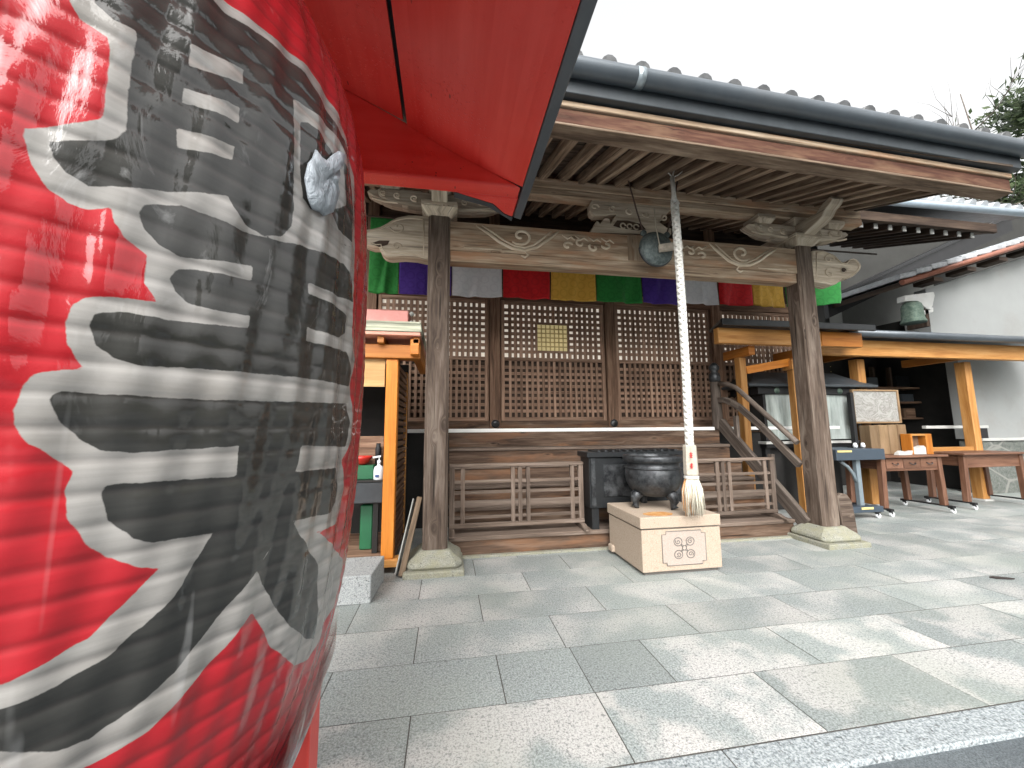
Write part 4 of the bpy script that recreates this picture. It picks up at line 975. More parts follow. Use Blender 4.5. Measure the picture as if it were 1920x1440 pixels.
for a in (-PI/2+.5,-PI/2-1.5,PI/2):
    dx,dy=.88*math.cos(a),.88*math.sin(a)
    m=B(); m.tube([(cc[0]+.17*dx,cc[1]+.17*dy,.67),(cc[0]+.235*dx,cc[1]+.235*dy,.63),(cc[0]+.25*dx,cc[1]+.25*dy,.58),(cc[0]+.235*dx,cc[1]+.235*dy,.545),(cc[0]+.25*dx,cc[1]+.25*dy,.515)],[.05,.055,.042,.028,.04],12)
    m.lathe([(0,-.035),(.025,-.025),(.032,0),(.025,.025),(0,.035)],(cc[0]+.265*dx,cc[1]+.265*dy,.61),14)
    m.build('leg','iron',cau)
sb=empty('offering_box',(2.15,4.28,.2),'tall black slatted offering box on the lowest step behind the cauldron','offering box')
B().box(1.56,2.76,4.14,4.42,.43,.98).build('case','blackmetal',sb,bevel=.006)
m=B()
m.box(1.53,2.79,4.11,4.45,.982,1.04); m.build('lid_frame','blackmetal',sb,bevel=.006)
for k in range(12): B().box(1.66+k*.085,1.69+k*.085,4.125,4.435,1.042,1.056).build('slat','iron',sb)
for x in (1.575,2.72): B().box(x,x+.05,4.125,4.138,.44,.975).build('corner_strip','iron',sb)
m=B(); m.box(1.72,2.66,4.128,4.138,.55,.90); m.build('front_panel','iron',sb,bevel=.004)
for x in (1.58,2.66):
    B().box(x,x+.08,4.15,4.41,.206,.428).build('leg','blackmetal',sb)
# ================================================================== LOW FENCES ON THE STEP
def fence(x0,x1,lbl):
    f=empty('low_fence',((x0+x1)/2,4.27,.206),lbl,'fence','pair of low wooden fences on the lowest step')
    y=4.27; W=x1-x0
    B().box(x0-.03,x1+.03,y-.03,y+.03,.895,.930).build('top_rail','fence',f,bevel=.005)
    B().box(x0-.03,x1+.03,y-.026,y+.026,.262,.305).build('bottom_rail','fence',f,bevel=.005)
    for k,t in enumerate((0,.08,.46,.515,.577,.93,1.0)):
        x=x0+W*t; wd=.022 if 0<k<6 else .028
        z0=.306 if 0<k<6 else .25
        B().box(x-wd,x+wd,y-.018,y+.018,z0,.894).build('upright','fence',f,bevel=.003)
    for t,h in ((.27,.016),(.45,.016),(.64,.036),(.86,.016)):
        z=.91-(.91-.28)*t
        B().box(x0+.02,x1-.02,y-.009,y+.009,z-h,z+h).build('slat','fence',f)
    for x in (x0,x1):
        m=B(); P=[(y-.20,.207),(y+.20,.207),(y+.20,.225),(y+.13,.232),(y+.06,.258),(y-.06,.258),(y-.13,.232),(y-.20,.225)]
        m.prism(P,x-.03,x+.03,plane='x'); m.build('foot','fence',f,bevel=.004)
fence(.06,1.50,'low weathered wooden fence beside the left porch pillar')
fence(2.58,4.0-.02,'low weathered wooden fence at the foot of the stair rail, behind the bell rope')
# leaning boards by the left pillar
def leaning(p0,p1,w_,t_,lbl,nm,mat,cat,up=(1,0,0)):
    B().bar(p0,p1,t_,w_,up=up).build(nm,mat,label=lbl,cat=cat,bevel=.004,org=p0)
leaning((-.385,3.70,.012),(-.25,3.90,.66),.05,.035,'thin pale plank leaning against the left porch pillar, in front of the dark one','leaning_plank','plank','plank')
leaning((-.435,3.74,.012),(-.31,3.98,.62),.012,.16,'thin dark sheet leaning behind the pale plank by the left pillar','leaning_sheet','greywall','sheet')
m=B(); P=[(4.70,.0),(4.90,.0),(4.885,.20),(4.86,.40),(4.80,.485),(4.72,.50),(4.66,.46)]
m.prism(P,4.05,4.11); m.build('leaning_board','pillar',label='rough grey board standing behind the right porch pillar base',cat='board',bevel=.01)
# fallen leaf
m=B(); lp=atZ(1876,1085,0)
P=[(lp[0]-.07,lp[1]+.03),(lp[0]-.02,lp[1]+.035),(lp[0]+.05,lp[1]-.005),(lp[0]+.085,lp[1]-.04),(lp[0]+.02,lp[1]-.03),(lp[0]-.05,lp[1]+.0)]
m.prism(P,.003,.012,plane='z'); m.build('fallen_leaf','leafdark',label='single dark fallen leaf lying on the granite paving',cat='leaf')
# ================================================================== LEFT BOOTH
BYF=3.82
bo=empty('wooden_booth',(-1.2,4.4,0),'small new cedar booth with shingled roof and faded red ridge, beside the left porch pillar','booth')
bxr=-.475
B().box(bxr-.11,bxr,BYF,BYF+.12,.13,1.99).build('post','cedar2',bo,bevel=.005)
B().box(-2.4,-2.28,BYF,BYF+.12,.13,1.99).build('post','cedar2',bo,bevel=.005)
B().box(-2.4,bxr+.05,BYF-.02,BYF+.12,.06,.128).build('floor_sill','cedar',bo,bevel=.004)
B().box(-2.5,bxr+.21,BYF-.03,BYF+.10,1.992,2.125).build('front_beam','cedar2',bo,bevel=.005)
B().box(-2.27,bxr-.126,BYF+.03,BYF+.05,1.72,1.99).build('head_board','cedar3',bo)
for x in (-.63,-.30,-.96,-1.29,-1.62,-1.95):
    B().box(x-.03,x+.03,BYF-.10,BYF+1.2,2.127,2.19).build('rafter','cedar2',bo,bevel=.003)
B().box(bxr+.12,bxr+.20,BYF-.10,BYF+1.25,2.02,2.17).build('side_beam','cedar2',bo,bevel=.004)
B().box(-2.6,bxr+.215,BYF-.14,BYF+1.3,2.192,2.225).build('eave_trim','pinktrim',bo,bevel=.004)
for k in range(6):
    B().box(-2.62,bxr+.225-.004*k,BYF-.15+.045*k,BYF+1.3-.045*k,2.228+.027*k,2.253+.027*k).build('shingle_course','shingle',bo,bevel=.004)
B().box(-2.5,bxr+.06,BYF+.26,BYF+.85,2.392,2.56).build('ridge_cap','pinkmetal',bo,bevel=.012,seg=2)
for z in (2.43,2.53): B().lathe([(0,-.03),(.022,-.028),(.022,.01),(0,.01)],(bxr+.09,BYF+.30,z),12,axis='y').build('ridge_end','greywall',bo)
# side wall: frame and slats
B().box(bxr-.06,bxr+.0,BYF+.9,BYF+1.0,.13,1.99).build('post','cedar',bo,bevel=.004)
for k in range(26):
    z=.16+k*.07
    B().box(bxr-.03,bxr-.005,BYF+.121,BYF+.898,z,z+.045).build('side_slat','post',bo)
B().box(bxr-.05,bxr-.032,BYF+.121,BYF+.898,.13,1.99).build('side_panel','flatdark',bo)
B().box(-2.4,bxr,BYF+1.0,BYF+1.05,.13,2.1).build('back_wall','flatdark',bo)
B().box(-2.4,bxr,BYF+.02,BYF+1.0,.10,.128).build('floor_board','post',bo)
B().box(bxr+.002,bxr+.05,BYF+.5,BYF+.56,1.10,1.115).build('small_shelf','plank',bo)
# things in the booth
ct=empty('counter_table',(-1.1,4.13,.13),'dark cloth covered counter table inside the booth','table')
B().box(-1.9,bxr-.13,3.99,4.35,.60,.80).build('table_cloth','clothdark',ct,bevel=.01)
B().box(-1.9,bxr-.13,3.985,4.355,.801,.815).build('table_top','flatdark',ct,bevel=.003)
for x in (-1.85,-.70): B().box(x,x+.05,4.02,4.07,.13,.60).build('leg','flatdark',ct)
B().box(-.84,-.72,4.14,4.29,.132,.56).build('green_bin','green',label='green plastic bin under the counter in the booth',cat='bin',bevel=.01)
B().box(-.92,-.715,4.08,4.24,.816,.955).build('green_box','green',label='green box on the booth counter behind the pump bottle',cat='box',bevel=.008)
m=empty('pump_bottle',(-.66,4.05,.816),'white pump sanitiser bottle with small blue mark, on the booth counter','bottle')
B().lathe([(0,0),(.045,0),(.05,.01),(.05,.10),(.042,.125),(.016,.14),(.016,.155),(0,.155)],(-.66,4.05,.817),20).build('bottle_body','whiteplastic',m)
q=B(); q.lathe([(0,.155),(.02,.155),(.02,.185),(.007,.188),(.007,.225),(0,.225)],(-.66,4.05,.817),12); q.bar((-.645,4.045,1.045),(-.72,4.03,1.035),.02,.016); q.build('pump_head','whiteplastic',m)
B().box(-.685,-.65,3.994,3.999,.845,.87).build('blue_label','blueplastic',m)
B().lathe([(0,0),(.03,0),(.06,.02),(.09,.06),(.10,.085),(.094,.085),(.08,.055),(.05,.02),(0,.018)],(-.84,4.15,.957),24).build('red_bowl','redplastic',label='red lacquered bowl on the green box in the booth',cat='bowl')
B().lathe([(0,0),(.03,0),(.03,.16),(.022,.18),(.022,.21),(0,.21)],(-.70,4.22,.957),14).build('dark_bottle','black',label='slim dark bottle behind the white pump bottle in the booth',cat='bottle')
B().box(-1.1,-.66,4.30,4.34,.82,1.24).build('cedar_box','post',label='brown wooden box at the back of the booth counter',cat='box',bevel=.004)
# granite entry step
m=B(); s=[(-2.2,3.235),(-.555,3.215),(-.505,3.36),(-.56,3.66),(-2.2,3.70)]
sp0=B().prism([(-2.2,3.215),(-.555,3.215),(-.53,3.68),(-2.2,3.68)],0,.205,plane='z'); sp0.build('entry_step','stepstone',label='pale grey granite step block in front of the booth',cat='step',bevel=.006)
# ================================================================== CEDAR SHELTERS
G2='cedar shelters at the right of the hall'
sh=empty('timber_shelter',(5.1,5.4,0),'low new cedar shelter with black metal roof edge, right behind the stair rail','shelter',G2)
z_=lambda x: 2.52
B().box(3.80,6.24,4.80,4.90,2.50,2.725).build('front_beam','cedar',sh,bevel=.005)
B().box(5.52,6.245,4.79,4.799,2.505,2.72).build('beam_cover_board','cedar2',sh)
for x in (4.42,5.34):
    B().box(x-.055,x+.055,5.10,5.21,0,2.36).build('post','cedar',sh,bevel=.005)
    B().box(x-.05,x+.05,4.905,5.45,2.365,2.498).build('cross_beam','cedar2',sh,bevel=.004)
B().bar((4.50,5.15,2.17),(5.28,5.15,2.31),.06,.12).build('brace','cedar2',sh,bevel=.003)
B().box(5.24,5.46,5.06,5.24,2.19,2.33).build('bearing_block','cedar',sh,bevel=.004)
m=B(); m.hexa([(3.74,4.66,2.76),(4.2,5.5,2.84),(4.2,5.5,2.88),(3.74,4.66,2.80),(6.3,4.66,2.76),(6.3,5.5,2.84),(6.3,5.5,2.88),(6.3,4.66,2.80)]); m.build('roof_sheet','blackmetal',sh)
m=B(); x=3.78
B().box(3.74,6.3,4.62,4.658,2.715,2.81).build('eave_gutter','blackmetal',sh,bevel=.01)
m=B()
for k in range(26): x=3.8+k*.098; m.tube([(x,4.70,2.815),(x+.4*(1-k/25),5.45,2.89)],.012,6)
m.build('roof_ribs','gutter',sh)
s2=empty('timber_shelter',(8.4,5.4,0),'long new cedar shelter with dark gutter, standing over the two brown desks','shelter',G2)
B().box(5.9,11.2,5.16,5.27,2.455,2.715).build('front_beam','cedar',s2,bevel=.005)
for x in (6.98,9.30):
    B().box(x-.075,x+.075,5.42,5.57,.03,2.45).build('post','cedar',s2,bevel=.006)
    B().box(x-.10,x+.10,5.39,5.60,-.02,.028).build('post_stone','whitepaint',s2,bevel=.006)
    B().box(x-.06,x+.06,5.275,6.4,2.50,2.64).build('cross_beam','cedar2',s2,bevel=.004)
B().box(7.06,9.22,5.45,5.54,.84,.93).build('low_rail','cedar',s2,bevel=.004)
m=B(); m.hexa([(6.32,5.02,2.80),(6.32,6.5,2.94),(6.32,6.5,2.98),(6.32,5.02,2.84),(11.4,5.02,2.80),(11.4,6.5,2.94),(11.4,6.5,2.98),(11.4,5.02,2.84)]); m.build('roof_sheet','gutter',s2)
m=B(); m.tube([(6.2,4.98,2.775),(11.4,4.98,2.77)],.062,16); m.build('eave_gutter','gutter',s2)
B().box(6.15,6.34,4.90,5.05,2.69,2.84).build('gutter_box','blackmetal',s2,bevel=.01)
B().box(9.2,11.5,5.9,6.0,3.0,3.04).build('wall_flashing','blackmetal',s2)
# ================================================================== CANDLE CASE
cs=empty('candle_case',(5.85,5.75,0),'dark glazed candle case with wide black hipped roof, behind the right porch pillar','candle case')
x0,x1,y0,y1=4.98,6.66,5.42,5.98
m=B(); 
e=[(4.66,5.28,1.985),(7.10,5.28,1.985),(7.10,6.3,1.985),(4.66,6.3,1.985)]
rg=[(5.12,5.70,2.235),(6.75,5.70,2.235),(6.75,5.86,2.235),(5.12,5.86,2.235)]
b=[tuple(p) for p in e]; mid=[(4.82,5.40,2.04),(6.96,5.40,2.04),(6.96,6.18,2.04),(4.82,6.18,2.04)]
m.ring([[(p[0],p[1],1.945) for p in e],b,mid,rg],sm=False); m.build('hipped_roof','fascia',cs,bevel=.008)
B().box(x0-.1,x1+.1,y0-.06,y1,1.83,1.943).build('frieze','black',cs,bevel=.004)
for k,x in enumerate((5.22,5.6,6.0,6.42)):
    B().lathe([(0,-.006),(.05,-.004),(.05,0),(0,0)],(x,y0-.062,1.885),16,axis='y').build('crest_boss','bell',cs)
for x in (x0,5.53,6.10,x1-.05): B().box(x,x+.05,y0-.03,y0+.02,1.08,1.828).build('frame_post','black',cs)
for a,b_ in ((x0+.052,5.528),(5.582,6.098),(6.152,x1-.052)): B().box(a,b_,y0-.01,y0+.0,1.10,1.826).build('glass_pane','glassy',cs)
B().box(x0,x1,y0+.02,y1,1.05,1.826).build('case_back','flatdark',cs)
B().box(x0-.05,x1+.02,y0-.08,y1,1.035,1.075).build('white_sill','whitepaint',cs,bevel=.004)
B().box(x0-.02,x1,y0-.05,y1,.98,1.033).build('base_tray','black',cs)
for x in (x0,x1-.08): B().box(x,x+.08,y0,y0+.08,0,.978).build('leg','black',cs)
B().box(x0+.09,x1-.09,y1-.04,y1,.1,.978).build('rear_panel','flatdark',cs)
m=B()
rr_=[(5.62,5.40,1.08),(5.62,5.40,1.2)]
# ================================================================== BLUE-GREY TABLE ON CASTERS
bt=empty('metal_table',(5.82,5.0,0),'blue grey metal table on casters between the right porch pillar and the desk','table')
B().box(5.48,6.32,4.72,5.36,.82,.975).build('table_top','bluegrey',bt,bevel=.006)
B().box(5.50,5.74,4.712,4.72,.935,.962).build('yellow_tape','yellowtape',bt)
for y in (4.80,5.27):
    B().box(5.90,5.97,y,y+.06,.16,.818).build('leg','palegrey',bt,bevel=.004)
    m=B(); m.tube([(5.90,y+.03,.50),(5.86,y+.03,.62),(5.78,y+.03,.72),(5.66,y+.03,.80)],.022,8); m.build('leg_bracket','palegrey',bt)
B().box(5.50,6.16,4.70,4.82,.09,.17).build('base_bar','bluegrey',bt,bevel=.006)
B().box(5.86,6.02,4.83,5.36,.085,.155).build('foot_bar','bluegrey',bt,bevel=.004)
B().box(5.78,5.98,4.694,4.70,.135,.165).build('yellow_tape','yellowtape',bt)
def caster(x,y,par):
    m=B(); m.box(x-.03,x+.03,y-.03,y+.03,.075,.088); m.bar((x,y,.08),(x+.02,y,.035),.03,.03); cst=m.build('caster','black',par)
    B().ring([[(x+.02+.034*math.cos(a),y+d,.034+.034*math.sin(a)) for a in np.linspace(0,2*PI,14,endpoint=False)] for d in (-.014,.014)],sm=False).build('wheel','whiteplastic',cst)
caster(6.08,4.74,bt); caster(5.6,4.74,bt); caster(5.94,5.32,bt)
# ================================================================== DESKS
def desk(x0,x1,y0,y1,drawers,lbl):
    d=empty('wooden_desk',((x0+x1)/2,(y0+y1)/2,0),lbl,'desk','brown wooden desks on casters under the long shelter')
    zt=.865
    B().box(x0-.06,x1+.06,y0-.06,y1+.04,zt-.032,zt).build('table_top','desk',d,bevel=.006)
    for x,sx__ in ((x0+.03,-1),(x1-.03,1)):
        for y in (y0+.03,y1-.04):
            B().bar((x+sx__*.02,y,.105),(x-sx__*.01,y,zt-.034),.075,.075,up=(0,1,0)).build('leg','desk',d,bevel=.005)
        B().box(x+sx__*.03-.03,x+sx__*.03+.03,y0-.08,y1+.06,.088,.108).build('base_runner','black',d)
        for y in (y0-.05,y1+.03): caster(x+sx__*.03,y,d)
    B().box(x0+.07,x1-.07,y0+.01,y0+.035,.635,.83).build('apron','desk',d,bevel=.003)
    B().box(x0+.02,x0+.045,y0+.075,y1-.08,.66,.83).build('side_apron','desk',d)
    B().box(x1-.045,x1-.02,y0+.075,y1-.08,.66,.83).build('side_apron','desk',d)
    if drawers:
        n_=3; w_=(x1-x0-.17)/n_
        for k in range(n_):
            a=x0+.085+w_*k
            o=B().box(a+.006,a+w_-.006,y0-.004,y0+.009,.672,.815).build('drawer','desk',d,bevel=.003)
            m=B(); c=a+w_/2; m.tube([(c-.05,y0-.006,.755),(c-.04,y0-.025,.735),(c,y0-.03,.728),(c+.04,y0-.025,.735),(c+.05,y0-.006,.755)],.006,6); m.build('handle','iron',o)
desk(6.36,7.48,4.82,5.36,True,'brown wooden desk with three drawers, on casters')
desk(8.12,9.36,4.95,5.46,False,'plain brown wooden desk without drawers, at the right edge before the white wall')
desk(10.0,11.2,4.98,5.48,False,'brown desk mostly outside the frame') if False else None
# things on and behind the desk
nb=empty('notice_board',(6.95,5.24,.90),'wide white notice board with faded map and thin wooden frame, behind the drawer desk','board')
m=B(); X0,X1,Z0,Z1=6.46,7.38,1.35,1.90
B().box(X0+.03,X1-.03,5.215,5.225,Z0+.03,Z1-.03).build('map_sheet','notice',nb)
m=B(); m.box(X0,X0+.03,5.20,5.24,Z0,Z1); m.box(X1-.035,X1,5.20,5.24,Z0,Z1); m.box(X0+.031,X1-.036,5.20,5.24,Z0,Z0+.028); m.box(X0+.031,X1-.036,5.20,5.24,Z1-.028,Z1)
m.build('frame','plaque',nb,bevel=.003)
B().bar((6.62,5.26,.87),(6.62,5.26,1.5),.03,.03,up=(0,1,0)).build('easel_leg','black',nb); B().bar((7.25,5.26,.87),(7.25,5.26,1.5),.03,.03,up=(0,1,0)).build('easel_leg','black',nb)
for k in range(4):
    x=6.49+k*.175
    fb=B().box(x,x+.168,5.02,5.18,.867,1.315+.004*k).build('brown_box','plaque',label=['leftmost tall brown box in the row under the notice board','second tall brown box from the left, under the notice board','third tall brown box from the left, under the notice board','rightmost tall brown box in the row under the notice board'][k],cat='box',group='row of tall brown boxes on the desk',bevel=.006)
ob=empty('donation_box',(7.40,4.96,.867),'small open-fronted orange wooden box with white paper inside, on the drawer desk','box')
a,b_,c,d=7.02,7.42,4.86,5.0
m=B(); 
B().box(a,a+.03,c,d,.868,1.18).build('side_panel','cedar2',ob,bevel=.003); B().box(b_-.12,b_,c,d,.868,1.18).build('side_panel','cedar2',ob,bevel=.003)
B().box(a+.031,b_-.121,c,d,1.15,1.18).build('top_panel','cedar',ob,bevel=.003); B().box(a+.031,b_-.121,c+.1,d,.868,1.149).build('back_panel','post',ob)
m=B(); m.prism([(a+.04,.87),(b_-.125,.87),(b_-.125,.97),(b_-.16,1.0),(a+.12,.965),(a+.04,.98)],c+.01,c+.09); m.build('white_paper','whitepaint',ob)
m=B(); m.prism([(6.72,.867),(6.98,.867),(7.0,.93),(6.9,.91),(6.8,.93),(6.74,.90)],4.84,4.90); m.build('folded_paper','whitepaint',label='crumpled white papers lying on the desk left of the orange box',cat='paper')
bs=empty('brush_stand',(6.2,5.03,.977),'black upright stand with white feet, on the blue grey table left of the notice board','stand')
B().box(6.20,6.255,5.02,5.08,.99,1.83).build('upright','black',bs)
for dx in (-.05,.09): B().lathe([(0,0),(.025,0),(.03,.03),(.02,.07),(0,.075)],(6.21+dx,5.0,.98),12).build('white_foot','whiteplastic',bs)
B().box(6.14,6.30,4.98,5.1,.977,.99).build('base','black',bs)
# ================================================================== ANNEX
an=empty('white_annex',(11.5,6.5,0),'white plastered annex with grey stone base, tiled gable edge and a dark open room','building')
wx=lambda px,py,Y: (atY(px,py,Y)[0],atY(px,py,Y)[2])
g=[(10.06,1.04),(10.06,2.9),(9.50,2.95),(9.50,4.05),(16.5,6.2),(16.5,1.04)]
B().prism(g,6.0,6.2).build('gable_wall','white',an)
B().box(10.10,16.5,5.93,6.19,-.02,1.0).build('stone_base','fieldstone',an,bevel=.01)
B().box(10.05,16.5,5.90,5.998,1.002,1.055).build('base_sill','whitepaint',an,bevel=.004)
B().box(8.85,10.35,5.86,5.93,1.25,1.305).build('white_rail','whitepaint',an,bevel=.004)
B().box(10.02,10.2,5.80,5.90,1.06,1.25).build('rail_bracket','black',an)
B().box(6.2,10.4,7.7,7.8,0,3.3).build('room_back_wall','flatdark',an)
B().box(6.2,10.05,6.0,7.7,2.95,3.0).build('room_ceiling','darkwood',an)
B().box(10.4,10.5,6.21,7.7,0,3.0).build('room_side_wall','flatdark',an)
for z in (1.45,1.80,2.12): B().box(8.9,10.38,6.9,7.2,z,z+.04).build('shelf','post',an)
for x in (9.2,9.65): B().box(x,x+.05,6.92,7.0,.2,2.6).build('shelf_post','darkwood',an)
for x,w_,z,h_,mm in ((8.95,.3,1.49,.14,'blackmetal'),(9.35,.22,1.49,.2,'flatdark'),(9.85,.3,1.84,.16,'gutter'),(9.28,.3,1.84,.12,'post'),(9.0,.25,2.16,.2,'gutter'),(9.75,.35,2.16,.24,'blackmetal'),(9.9,.25,1.49,.2,'post')):
    B().box(x,x+w_,6.88,7.1,z+.002,z+h_).build('storage_box',mm,label=None,parent=an)
B().box(8.5,8.53,7.3,7.69,0.2,2.6).build('room_divider','darkwood',an)
# far plaster wall, its shade painted into the colour, and dark eave boards
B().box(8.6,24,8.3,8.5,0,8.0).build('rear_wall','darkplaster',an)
pa_=atY(1580,600,7.95); pb_=atY(1760,600,7.95); pc2=atY(1580,618,7.95); pd2=atY(1580,556,7.95); pe2=atY(1760,500,7.95)
B().prism([(pa_[0],pc2[2]),(pb_[0],pc2[2]),(pb_[0],pe2[2]),(pa_[0],pd2[2])],7.95,8.28).build('plaster_panel','greywall',an)
def slab(p0,p1,Y0,Y1,t,mat,name,par=an): 
    B().hexa([(p0[0],Y0,p0[1]),(p0[0],Y1,p0[1]),(p0[0],Y1,p0[1]+t),(p0[0],Y0,p0[1]+t),(p1[0],Y0,p1[1]),(p1[0],Y1,p1[1]),(p1[0],Y1,p1[1]+t),(p1[0],Y0,p1[1]+t)]).build(name,mat,par)
p0=wx(1555,596,6.9); p1=wx(1900,432,6.9); slab(p0,p1,6.9,7.94,.36,'black','barge_board')
q0=wx(1560,585,6.84); q1=wx(1900,423,6.84); slab((q0[0],q0[1]+.30),(q1[0],q1[1]+.30),6.8,6.898,.02,'blackmetal','roof_edge_strip')
p0=wx(1690,538,5.6); p1=wx(1990,444,5.6); slab(p0,p1,5.62,6.9,.10,'darkwood','gable_soffit')
m=B(); m.tube([(p0[0],5.58,p0[1]+.08),(p1[0],5.58,p1[1]+.08)],.05,10); m.build('copper_trim','copper',an)
n_=11
for k in range(n_):
    t0=k/n_; X=p0[0]+(p1[0]-p0[0])*t0; Z=p0[1]+(p1[1]-p0[1])*t0; L=(p1[0]-p0[0])/n_; dz=(p1[1]-p0[1])/n_
    m=B(); m.hexa([(X,5.60,Z+.13+.02),(X,6.8,Z+.13+.02),(X,6.8,Z+.24+.02),(X,5.60,Z+.24+.02),(X+L*1.02,5.60,Z+dz+.12),(X+L*1.02,6.8,Z+dz+.12),(X+L*1.02,6.8,Z+dz+.225),(X+L*1.02,5.60,Z+dz+.225)]); m.build('verge_tile','tilelight',an,bevel=.02,seg=2)
for k in range(5):
    t0=.2+k*.2; X=p0[0]+(p1[0]-p0[0])*t0; Z=p0[1]+(p1[1]-p0[1])*t0
    B().box(X,X+.22,5.64,5.98,Z-.08,Z-.003).build('soffit_bracket','darkwood',an)
B().hexa([(8.2,6.7,2.98),(8.2,6.8,2.98),(8.2,6.8,3.25),(8.2,6.7,3.25),(9.9,6.7,2.98),(9.9,6.8,2.98),(9.9,6.8,3.62),(9.9,6.7,3.62)]).build('dark_gable_board','flatdark',an)
# lit paper window in the dark room
lw=empty('lit_window',(6.62,7.4,2.1),'small glowing yellow-green window seen just right of the porch pillar','window')
a=atY(1536,668,7.4); b_=atY(1557,697,7.4)
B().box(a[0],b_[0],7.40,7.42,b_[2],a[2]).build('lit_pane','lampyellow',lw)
m=B(); 
for z in np.linspace(b_[2],a[2],4): m.box(a[0]-.01,b_[0]+.01,7.385,7.399,z-.008,z+.008)
m.build('glazing_bars','goldgrid',lw); 
B().box(a[0]-.3,b_[0]+.3,7.43,7.5,0,a[2]+.4).build('window_panel','flatdark',lw)
# hanging bell lantern with white dragon-like bracket
hb=empty('hanging_bell',(8.6,5.6,3.1),'green bronze bell lantern hanging under a carved white bracket on the annex wall','bell')
c=atY(1713,606,5.7); bz=c[2]
B().lathe([(.0,.0),(.18,.0),(.185,.02),(.17,.05),(.16,.10),(.155,.20),(.150,.30),(.138,.36),(.10,.40),(.05,.415),(0,.415)],(c[0],5.7,bz),28).build('bell_body','bell',hb)
for k in range(5):
    B().lathe([(.152-.003*k+.0,.07+.05*k),(.165-.003*k,.075+.05*k),(.152-.003*k,.08+.05*k)],(c[0],5.7,bz),28,cap=False).build('bell_band','bell',hb)
m=B(); m.tube([(c[0]-.05,5.7,bz+.41),(c[0]-.04,5.7,bz+.45),(c[0]+.04,5.7,bz+.45),(c[0]+.05,5.7,bz+.41)],.016,8); m.build('bell_loop','bell',hb)
P=xz([(1690,556),(1744,549),(1746,556),(1742,575),(1738,583),(1730,580),(1722,573),(1716,568),(1712,566),(1690,567)],5.72)
B().prism(P,5.66,5.80).build('white_bracket','whitepaint',hb,bevel=.012,seg=2)
P=xz([(1727,583),(1746,577),(1746,586),(1730,592)],5.72); B().prism(P,5.68,5.78).build('bracket_tail','whitepaint',hb,bevel=.01)
B().box(c[0]+.28,c[0]+.36,5.68,6.0,bz-.05,bz+.55).build('bracket_post','darkwood',hb)
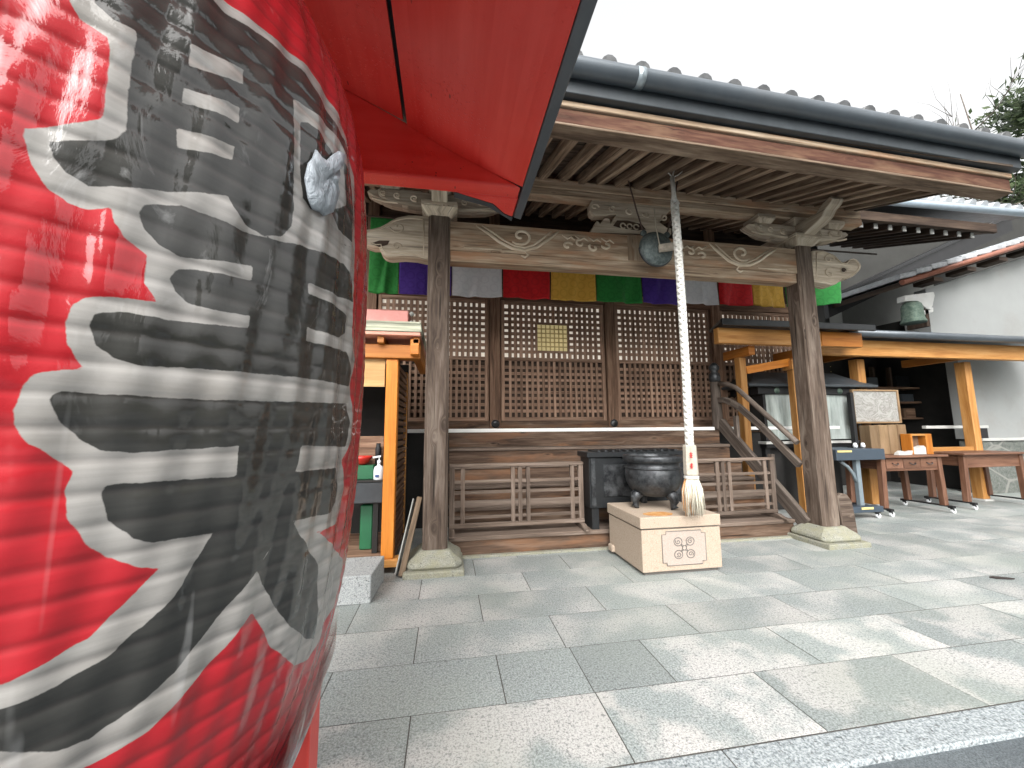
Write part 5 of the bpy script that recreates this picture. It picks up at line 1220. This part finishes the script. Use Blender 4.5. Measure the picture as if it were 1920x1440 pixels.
# ================================================================== TREES
def tree(name,base,h,spread,lbl,leaf,seed,nbr=9,sz=.3,trunk=.22,dens=60,lean=0):
    R_=random.Random(seed); t=empty(name,base,lbl,'tree')
    m=B(); tips=[]
    top=(base[0]+lean,base[1],base[2]+h)
    tr=[(base[0]+lean*(k/8)**1.5+R_.uniform(-.1,.1),base[1]+R_.uniform(-.1,.1),base[2]+h*k/8) for k in range(9)]
    m.tube(tr,[trunk*(1-.1*k) for k in range(9)],10); m.build('trunk','trunk',t)
    for k in range(nbr):
        f=.4+.6*k/nbr; i0=min(7,int(f*8)); p=Vector(tr[i0]); a=k*2.4+R_.uniform(-.4,.4); L=spread*(1.15-.6*(f-.4))*R_.uniform(.7,1.1)
        d=Vector((math.cos(a),math.sin(a),R_.uniform(.25,.8))).normalized(); mm=B(); pts=[p]
        for q in range(5): d=(d+Vector((R_.uniform(-.25,.25),R_.uniform(-.25,.25),R_.uniform(-.05,.25)))).normalized(); pts.append(pts[-1]+d*L/5)
        mm.tube(pts,[trunk*.35*(1-.17*q) for q in range(6)],6)
        for q in range(2,6):
            for s_ in range(3):
                dd=(d+Vector((R_.uniform(-1,1),R_.uniform(-1,1),R_.uniform(-.2,.9)))).normalized(); e=pts[q]+dd*L*.35; e2=e+(dd+Vector((R_.uniform(-.6,.6),R_.uniform(-.6,.6),.3)))*L*.15
                mm.tube([pts[q],e,e2],[trunk*.13,trunk*.07,trunk*.03],4); tips+= [e,e2,pts[q]]
        mm.build('limb','trunk',t)
    if leaf:
        mm=B()
        for tip in tips:
            if R_.random()<.12: continue
            n0=R_.randint(int(dens*.4),dens); cr=R_.uniform(.35,.8)*spread*.28
            for q in range(n0):
                c=tip+Vector((R_.gauss(0,1),R_.gauss(0,1),R_.gauss(0,.7)))*cr
                u=Vector((R_.uniform(-1,1),R_.uniform(-1,1),R_.uniform(-1,1))).normalized(); v=u.orthogonal().normalized()*sz*R_.uniform(.25,.5); u=u*sz*R_.uniform(.5,1.)
                b=len(mm.v); mm.v.extend([tuple(c-u),tuple(c+v),tuple(c+u),tuple(c-v)]); mm.face([b,b+1,b+2,b+3],[(0,0)]*4,0,R_.random())
        mm.build('crown',leaf,t)
def leafmat():
    n=NT('tree_leaves'); r=n.attr('rnd'); p=n.geo()
    c=n.ramp(r,[(0.,(.03,.05,.022)),(.5,(.065,.10,.04)),(1.,(.13,.17,.075))])
    b=n.pbr(c,.6); tr=n.n('ShaderNodeBsdfTranslucent'); n.set(tr,'Color',c); mx=n.n('ShaderNodeMixShader',{0:.35}); n.set(mx,1,b); n.set(mx,2,tr); return n.done(mx)
M['leaf']=leafmat()
d=atY(1960,215,14)
tree('broadleaf_tree',(d[0]+1.3,14,0),21.0,4.2,'leafy green tree rising behind the roofs at the upper right edge',M['leaf'],3,12,.30,.3,60)
d=atY(1800,230,14)
tree('bare_tree',(d[0]+1.2,14,0),18.6,3.4,'bare twiggy tree top rising above the eave gutter',None,11,12,.2,.10,lean=-.8)
# ================================================================== ADDED DARK BACKDROP BEHIND THE VIEWER (unseen, shapes the lantern reflections)
m=B(); nA,nR=60,10; b=0
for q in range(nR+1):
    for k in range(nA+1):
        ad_=95+180*k/nA; a=math.radians(ad_); f=q/nR; ss=lambda e0,e1:(lambda t:t*t*(3-2*t))(min(1,max(0,(ad_-e0)/(e1-e0)))); T=ss(128,134)*(1-ss(158,174)); rad=13+(22-14*T)*f
        hgt=(-.4+(3.2+22*T)*f**.8*(1+.18*math.sin(k*.9)+.12*math.sin(k*2.3+1)))+random.uniform(-.5,.5)*min(1,f*3)
        m.v.append((rad*math.sin(a),rad*math.cos(a),hgt if q else -.6))
for q in range(nR):
    for k in range(nA):
        i0=q*(nA+1)+k; m.face([i0,i0+1,i0+nA+2,i0+nA+1],[(0,0)]*4,0,.5,True)
M['backdrop']=plain('dark_green_backdrop',(.035,.05,.025),.95,0,.6,.8,dirt=(.06,.07,.04))
m.build('dark_backdrop','backdrop',kind='structure',org=(0,0,0))
